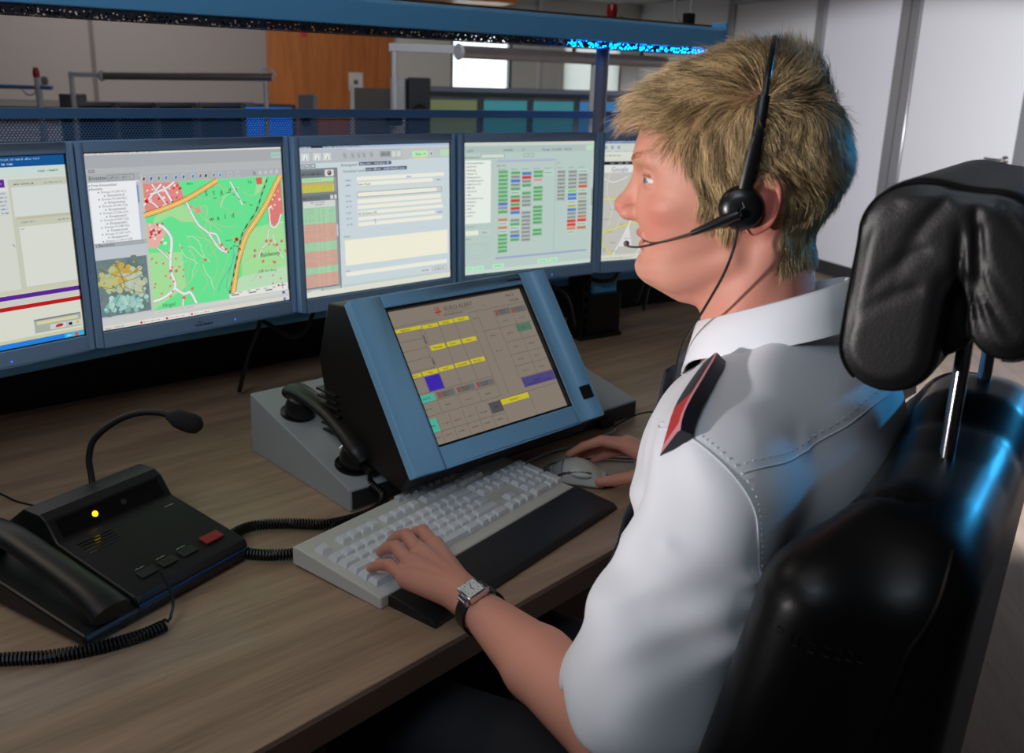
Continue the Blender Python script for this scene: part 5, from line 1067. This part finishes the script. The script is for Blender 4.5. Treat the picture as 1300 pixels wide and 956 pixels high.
# ---- hair: individual strands combed from a scalp flow
def make_hair():
    N = 30000; rs = rng
    u = rs.normal(size=(N*4,3)); u /= np.linalg.norm(u,axis=1,keepdims=True); u[:,0] *= 1.0
    P = u*np.array([.097,.093,.077])+np.array([.002,.040,0]); P = project(head, P, 0., 5)
    P = P[hairy(P)]; P = P[(P[:,1] > -.062)][:N]; N = len(P)
    n = grad(head, P)
    s, t, a = P[:,0], P[:,1], P[:,2]
    topw = np.clip((t-.076+.42*np.clip(s-.035,0,.1))/.045, 0, 1); frontw = topw*np.clip((s-.02)/.05, 0, 1); crown = np.clip((t-.075)/.03,0,1)*np.exp(-((s+.045)/.038)**2)
    v = np.zeros((N,3)); side = 1-topw
    v += side[:,None]*np.array([.16,-1,0]); bk = side*np.clip((-s-.02)/.05,0,1); v += bk[:,None]*np.array([-.05,-.1,0]); v += (np.clip((.075-t)/.03,0,1)*np.clip((.02-s)/.03,0,1)*(t > .02))[:,None]*np.array([-1.0,.15,0])
    v += topw[:,None]*np.array([.85,.12,0]); v += crown[:,None]*np.array([-1.0,.9,0]); v[:,2] += np.sin(s*60+t*40)*.25*topw
    nz = np.array([list(noise.noise_vector(Vector(map(float,p))*38)) for p in P]); v += nz*.55
    v /= np.linalg.norm(v,axis=1,keepdims=True); v -= n*(v*n).sum(1,keepdims=True)*.85
    L = .028+.005*topw+.007*frontw+.002*crown; L = L*np.where((t > .028)&(t < .072)&(s < .014)&(s > -.050),.50,1.)*np.where(t < -.02,.62,1.)*np.where((s > .02)&(t < .03),.62,1.)*rs.uniform(.72,1.15,N)
    lift = .15+.26*topw+.30*frontw+.44*crown; lift = lift*rs.uniform(.6,1.3,N); lift[t < 0] *= .6
    K = 1300; ci = rs.choice(N, K, replace=False)
    # nearest clump
    own = np.empty(N, int)
    for i in range(0, N, 2000): own[i:i+2000] = ((P[i:i+2000,None]-P[ci][None])**2).sum(-1).argmin(1)
    m = 6; U = np.linspace(0,1,m); pts = np.empty((N,m,3))
    for j, x in enumerate(U): pts[:,j] = P-n*.0006+n*(lift*L*(1.6*x-.9*x*x))[:,None]+v*(L*(.35*x+.65*x**1.6))[:,None]
    tgt = pts[ci][own]
    for j, x in enumerate(U): pts[:,j] += (tgt[:,j]-pts[:,j])*(.72*x**1.1)*rs.uniform(.4,1.,N)[:,None]
    fr = rs.normal(size=(N,3))*.0012
    for j, x in enumerate(U): pts[:,j] += fr*x*1.6+rs.normal(size=(N,3))*.0003*x
    # stray long hairs at the crown
    st = (rs.uniform(size=N) < .05)&(t > .08); pts[st] += (n[st]*.010)[:,None,:]*(U**2)[None,:,None]
    sub = pts.reshape(-1,3); dh = head(sub.astype(np.float32)); push = np.maximum(0,.0012-dh); sub += grad(head, sub.astype(np.float32))*push[:,None]; pts = sub.reshape(N,m,3)
    tg = np.gradient(pts,axis=1); tg /= np.maximum(1e-9,np.linalg.norm(tg,axis=2,keepdims=True)); ref = n[:,None,:].repeat(m,1); x1 = np.cross(tg,ref); x1 /= np.maximum(1e-9,np.linalg.norm(x1,axis=2,keepdims=True)); x2 = np.cross(tg,x1)
    rad = (.00021*np.array([1,1,.95,.85,.6,.15]))[None,:,None]
    V = np.stack([pts+(x1*math.cos(q)+x2*math.sin(q))*rad for q in (0,2.094,4.189)],2).reshape(-1,3)
    base = np.arange(N)[:,None,None]*(m*3)+np.arange(m-1)[None,:,None]*3+np.arange(3)[None,None,:]; nx_ = np.arange(N)[:,None,None]*(m*3)+np.arange(m-1)[None,:,None]*3+((np.arange(3)+1)%3)[None,None,:]
    Q = np.stack([base,nx_,nx_+3,base+3],-1).reshape(-1,4)
    br = rs.uniform(0,1,N); c1 = np.array(lin((255,222,166))); c2 = np.array(lin((78,54,32))); clb = rs.uniform(0,1,K)[own]
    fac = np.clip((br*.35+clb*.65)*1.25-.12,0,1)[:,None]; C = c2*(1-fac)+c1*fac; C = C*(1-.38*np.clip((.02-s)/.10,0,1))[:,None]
    C = C[:,None,:].repeat(m*3,1).reshape(-1,3)
    return V, Q, C
V, Q, C = make_hair()
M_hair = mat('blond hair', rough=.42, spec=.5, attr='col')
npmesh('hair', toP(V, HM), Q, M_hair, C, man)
random.seed(12)
for sg in (-1, 1):
    g = G()
    for k in range(100):
        f = random.random(); p = np.array([[.112-.030*f**1.5, .051+.006*math.sin(f*2.4)+random.uniform(-.003,.003), sg*(.014+.036*f)]]); p = project(head, p, .0004)[0]; d_ = Vector((-.35,.25*(1-f),sg*.8)).normalized()*.007
        g.tube([HM @ Vector(map(float,p)), HM @ (Vector(map(float,p))+d_+Vector((.0012,0,0)))], [.00024,.00008], 3)
    tagp(build('eyebrow', G().add([w2p(v) for v in g.v], g.f), mat('brow hair', (214,168,118), .5), man), kind='stuff')

# ---- shirt
def folds(P):
    x, y, z = P[...,0], P[...,1], P[...,2]
    f = .0032*np.sin(38*(x*.8+z*.55)+5*np.sin(9*y+4*z))*np.clip((1.06-z)/.10,0,1)
    f += .0040*np.sin(52*(y*.9-z*.35)+6*np.sin(7*x+11*z))*np.clip((1.02-z)/.12,0,1)
    for o, e, w_, A in (((-.200,-.095,.975),(-.235,-.02,1.00),.007,.0042),((-.198,-.10,.955),(-.245,-.02,.945),.008,.0050),((-.200,-.095,.935),(-.245,-.01,.885),.009,.0050),((-.190,-.115,.97),(-.10,-.14,1.00),.008,.0040),((-.185,-.12,.95),(-.09,-.145,.95),.008,.0040),((-.060,-.02,1.115),(-.150,-.06,1.085),.006,.0022),((-.05,-.045,1.115),(-.13,-.095,1.07),.007,.0022)):
        f += A*np.exp(-(np.maximum(d_rc(P, o, e, 0., 0.), 0)/w_)**2)
    return f+.0016*np.sin(90*(y+x*.3)+7*np.sin(20*z))
SH = (-.163,-.036,1.034); SE = (-.224,.000,.838)
def shirt(P):
    x = P[...,0]; M = P.copy(); 
    d = d_ell(P, (0,-.005,.94), (.160,.110,.215)); d = smin(d, d_rc(P, (-.128,-.024,1.036), (.135,-.018,1.040), .060, .062), .05)
    d = smin(d, d_ell(P, (.015,-.058,1.02), (.160,.086,.120)), .03); d = smin(d, d_ell(P, (0,.015,.70), (.172,.138,.235)), .05)
    for sg in (-1, 1): d = smin(d, d_rc(P, (sg*.035,-.028,1.106), (sg*.135,-.024,1.058), .040, .044), .03)
    d = smax(d, P[...,1]*.6+(P[...,2]-1.078)*.8-.047, .03)
    for a, b in ((SH, SE), ((.172,-.005,1.040), (.193,.135,.835))):
        L = np.array(b)-np.array(a); ln = float(np.linalg.norm(L)); L = L/ln; h = (P-A_(a))@A_(L)
        sl = d_rc(P, a, b, .0590, .0740); sl = smax(sl, h-ln*1.14, .004)
        inner = d_rc(P, tuple(np.array(a)+L*ln*.45), tuple(np.array(b)+L*.10), .046, .068)
        sl = smax(sl, -np.maximum(inner, -(h-ln*.72)), .003); d = smin(d, sl, .028)
    d = d-folds(P)
    return smax(d, .56-P[...,2], .01)
V, Q = nets(shirt, (-.36,-.19,.54), (.37,.20,1.19), .0042)
M_shirt = mat('white shirt cloth', (214,216,222), .78, sheen=.2, bump=(900,.12,.0004))
sh = npmesh('shirt', V, Q, M_shirt, parent=man)
M_seam = mat('shirt seam', (206,208,216), .8)
for nm, pts in (('seam', [(-.175,.045,1.085),(-.200,.0,1.095),(-.205,-.035,1.080),(-.200,-.070,1.045),(-.205,-.090,1.010),(-.200,-.100,.970),(-.192,-.105,.93)]),('seam', [(-.196,-.062,1.062),(-.15,-.085,1.065),(-.09,-.105,1.078),(-.02,-.115,1.088),(.06,-.112,1.080),(.14,-.09,1.062),(.19,-.06,1.05)])):
    seamline(shirt, pts, .0009, nm, M_seam, sh, .0002, 10, .9); 
    P = project(shirt, np.array([tuple(p) for p in smoothpath([(x*.985,y*1.0,z+.0075) for x,y,z in pts],14)]), .0004); g = G()
    for i in range(0, len(P)-1, 2): g.tube([tuple(map(float,P[i])), tuple(map(float,P[i]*.4+P[i+1]*.6))], .0006, 4)
    build('stitching', g, M_seam, sh)
# collar, laid as a folded band around the neck
g = G(); n_ = 44; ring = []
for i in range(n_+1):
    ph = R(14)+(2*PI-R(28))*i/n_; cs = (1-math.cos(ph))/2; zt = 1.134+.062*cs**.85; fr_w = math.exp(-((min(ph,2*PI-ph)-R(14))/.42)**2)
    x = math.sin(ph)*-1; y = math.cos(ph); ox, oy = 0., -.004-.010*cs
    def rp(r, dz): return (ox+x*r*1.0, oy+y*r*1.02, zt+dz)
    dr = .040+.020*fr_w; fl = .013-.002*fr_w
    ring += [rp(.0625,-.036), rp(.0605,-.001), rp(.0625,.0012), rp(.0665,.0002), rp(.0665+fl*.55,-dr*.5), rp(.0665+fl,-dr), rp(.0650+fl*.95,-dr), rp(.0650+fl*.45,-dr*.5), rp(.0645,-.006), rp(.0645,-.036)]
k = 10; fs = [(i*k+j, i*k+(j+1)%k, (i+1)*k+(j+1)%k, (i+1)*k+j) for i in range(n_) for j in range(k)]+[tuple(range(k)), tuple(range(n_*k+k-1, n_*k-1, -1))]
build('collar', g.add(ring, fs), mat('collar cloth', (232,234,240), .75), sh, ang=70)
# tie
g = G(); tp_ = [(-.002,.060,1.098),(-.002,.068,1.082)]
tw = [(.0,.056,1.106,.013),(.0,.066,1.088,.017),(.0,.068,1.070,.013)]
def ribbon(rows, th):
    v = []; 
    for x,y,z,w_ in rows: v += [(x-w_,y,z),(x+w_,y,z),(x+w_*.8,y+th,z),(x-w_*.8,y+th,z)]
    f = [(3,2,1,0),tuple(range(len(v)-4,len(v)))]+[(i*4+j,i*4+(j+1)%4,i*4+4+(j+1)%4,i*4+4+j) for i in range(len(rows)-1) for j in range(4)]; return v, f
v, f = ribbon(tw, .016); g.add(v, f); rows = []
for i in range(12):
    z = 1.075-i*.030; y = float(project(shirt, [(0,.16,z)], .001)[0][1]); rows.append((0, y+.0005, z, .015+.002*i))
v, f = ribbon(rows, .004); g.add(v, f); build('necktie', g, mat('navy tie', (22,26,44), .6), man, bev=.001)
# shoulder board
g = G(); rows_ = []; nb_ = 12; mats_ = [mat('board navy', (28,26,40), .6), mat('board red', (176,28,34), .6), mat('board piping', (196,128,140), .6)]
A0 = np.array((-.100,.012,1.13)); B0 = np.array((-.215,.004,1.085)); top = []; 
for i in range(nb_+1):
    t_ = i/nb_; c = A0*(1-t_)+B0*t_; hw = .013+.008*t_; 
    if t_ < .12: hw *= .82+1.5*t_
    P = project(shirt, [c+np.array((0,q*hw,0)) for q in (-1,-.82,.82,1)], .0005)
    nrm = grad(shirt, P.mean(0,keepdims=True).astype(np.float32))[0]; hgt = .0085; nrm = nrm+np.array((0,.52,.0)); nrm = nrm/np.linalg.norm(nrm); ax_ = (B0-A0)/np.linalg.norm(B0-A0); wd_ = np.cross(nrm, ax_); wd_ = wd_/np.linalg.norm(wd_); wd_ = wd_*(1 if wd_[1] > 0 else -1)
    mid = P.mean(0); rr_ = []
    for q in (-1,-.84,.84,1): b_ = mid+wd_*q*hw; rr_.append(b_+nrm*(hgt-.0012*(abs(q)==1)))
    top.append((mid-wd_*hw+nrm*-.004, rr_[0], rr_[1], rr_[2], rr_[3], mid+wd_*hw+nrm*-.004))
for i in range(nb_):
    a, b = top[i], top[i+1]; t_ = (i+.5)/nb_
    for j in range(5):
        m_ = 2 if j in (1,3) else (0 if j in (0,4) else (1 if .58 < t_ < .88 else (2 if t_ > .95 else 0)))
        g.add([tuple(map(float,p)) for p in (a[j],a[j+1],b[j+1],b[j])], [(0,1,2,3)], mi=m_)
for e in (top[0], top[-1]): g.add([tuple(map(float,p)) for p in e], [tuple(range(6))], mi=0)
for i in range(nb_): a, b = top[i], top[i+1]; g.add([tuple(map(float,p)) for p in (a[5],a[0],b[0],b[5])], [(0,1,2,3)])
build('shoulder_board', g, mats_, sh, ang=40)
# trousers and shoes
def trousers(P):
    d = d_ell(P, (0,-.0,.575), (.175,.130,.085))
    for sg in (-1,1):
        d = smin(d, d_rc(P, (sg*.085,.02,.575), (sg*.12,.43,.565), .076, .062), .03); d = smin(d, d_rc(P, (sg*.12,.43,.565), (sg*.12,.40,.12), .060, .050), .015)
    return smax(d, .10-P[...,2], .004)
V, Q = nets(trousers, (-.22,-.16,.08), (.22,.52,.68), .009); npmesh('trousers', V, Q, mat('dark trousers', (24,25,32), .8), parent=man)
for sg in (-1,1):
    fn = lambda P, sg=sg: smax(smin(d_rc(P, (sg*.12,.36,.045), (sg*.13,.55,.035), .040, .036), d_rc(P, (sg*.12,.38,.05), (sg*.12,.39,.13), .042, .040), .02), -P[...,2]+.002, .003)
    V, Q = nets(fn, (sg*.12-.07,.30,-.01), (sg*.12+.08,.61,.18), .006); npmesh('shoe', V, Q, M_blk, parent=man)

# ---- headset
hp = lambda s, t, a: HM @ Vector((s, t, a))
hst = empty('headset', tuple(HM.translation), 0, 'black single-ear headset with a boom microphone worn on the man\'s head', 'headset'); ho = HM.translation
HL = Matrix.Translation(-ho) @ HM
ax = HL @ Matrix.Translation((.002,.008,-.079)) @ Matrix.Rotation(PI,4,'Y')
build('ear_cup', G().lathe([(.017,-.010),(.0195,-.006),(.0205,.0),(.020,.006),(.017,.010),(.010,.0125),(.0,.013)],32,ax), mat('headset black', (16,17,19), .3), hst, ang=60)
build('ear_cushion', G().lathe([(.012,-.016),(.019,-.015),(.0205,-.010),(.019,-.006)],32,ax), mat('foam black'), hst)
g = G(); [g.tube([(-.002+.0018*math.sin(q*1.9)+.0008*q, -.007+q*.0022, .0126),(-.001+.0018*math.sin((q+1)*1.9)+.0008*q, -.007+(q+1)*.0022, .0126)], .0006, 5, ax) for q in range(6)]; build('cup_mark', g, mat('dim silver', (96,98,100), .4), hst)
build('slider_arm', G().tube(smoothpath([(.0,.020,-.086),(-.006,.045,-.086),(-.013,.075,-.085),(-.018,.105,-.079)],5), .0055, 10, HL, flat=.45), mat('headset black'), hst)
bp = [(-.018,.100,-.080),(-.022,.125,-.068),(-.026,.146,-.045),(-.028,.156,0),(-.026,.146,.045),(-.022,.120,.070),(-.016,.080,.082),(-.012,.045,.084)]
build('headband', G().tube(smoothpath(bp,6), .0030, 8, HL, flat=.8), mat('headband metal', (40,42,46), .3, .5), hst); build('temple_pad', G().ell((-.012,.040,.083),(.012,.022,.006),16,HL), mat('foam black'), hst)
build('boom', G().tube([(.004,.004,-.094),(.020,-.002,-.094),(.046,-.0125,-.088)], [.0052,.0048,.0026], 12, HL), mat('headset black'), hst)
build('boom_wire', G().tube(smoothpath([(.044,-.0118,-.0885),(.070,-.020,-.080),(.095,-.0275,-.064),(.110,-.0300,-.044),(.113,-.0292,-.033)],6), .0011, 8, HL), mat('dull steel'), hst)
build('microphone', G().ell((.114,-.0292,-.031),(.0030,.0030,.0055),14,HL), mat('foam grey', (120,110,108), .9), hst)
# cable from the ear cup down the neck to the chest
cb = [(.201,.833,1.250),(.198,.828,1.229),(.190,.826,1.203),(.179,.846,1.165),(.171,.886,1.122),(.169,.906,1.082),(.171,.910,1.047),(.177,.912,1.016),(.179,.915,.993)]
cb = [tuple(Vector(p)-ho) for p in cb]
build('headset_cable', G().tube(smoothpath(cb,8), .0013, 7), M_blk, hst)

# ---- wristwatch
wd = fv; wc = Vector(LW)-wd*.030; upv = Vector((0,0,1)); 
zz = (upv-wd*upv.dot(wd)).normalized(); sd = wd.cross(zz)
nz = (zz*.93+sd*-.36*(1 if sd.dot(Vector((-.6,-.8,0))) < 0 else -1)).normalized(); nz = (nz-wd*nz.dot(wd)).normalized(); xx = wd.cross(nz)
WM = Matrix((xx, wd, nz)).transposed().to_4x4(); WM.translation = wc
wt = empty('wristwatch', tuple(wc), 0, 'silver rectangular wristwatch on a black strap on the man\'s left wrist', 'watch'); WL = Matrix.Translation(-wc) @ WM
g = G(); rs_ = .0262; v = []; n_ = 40
for i in range(n_):
    a = 2*PI*i/n_; c_, s_ = math.cos(a), math.sin(a); 
    for y, r in ((-.009,rs_),(.009,rs_),(.009,rs_+.0022),(-.009,rs_+.0022)): v.append((c_*r*1.03, y, s_*r*.98))
g.add(v, [(i*4+j, i*4+(j+1)%4, ((i+1)%n_)*4+(j+1)%4, ((i+1)%n_)*4+j) for i in range(n_) for j in range(4)], WL)
build('strap', g, mat('watch strap', (16,15,16), .4), wt)
M_sil = mat('polished silver', (210,210,214), .14, 1.)
build('case', G().box(-.0125,.0125,-.0155,.0155,.0262,.0345,WL), M_sil, wt, bev=.002, seg=3)
build('lug', G().box(-.0175,-.0120,-.010,.010,.0225,.0300,WL).box(.0120,.0175,-.010,.010,.0225,.0300,WL), M_sil, wt, bev=.0015)
fc = build('dial', G().box(-.0100,.0100,-.0130,.0130,.0343,.0349,WL), mat('watch dial', (206,210,206), .35), wt)
g = G().box(-.0004,.0004,-.001,.0085,.0349,.0352,WL @ Matrix.Rotation(R(-20),4,'Z')).box(-.0004,.0004,-.006,.001,.0349,.0352,WL @ Matrix.Rotation(R(15),4,'Z'))
for k in range(12): a = 2*PI*k/12; g.box(-.0004,.0004,-.0008,.0008,.0349,.0351,WL @ Matrix.Translation((.008*math.sin(a),.0105*math.cos(a),0)) @ Matrix.Rotation(-a,4,'Z'))
build('hands', g, mat('watch hands', (40,42,48), .4), fc)
build('crown', G().lathe([(.002,0),(.002,.003),(.0,.0034)],12,WL @ Matrix.Translation((.0,.0155,.030)) @ Matrix.Rotation(-PI/2,4,'X')), M_sil, wt)
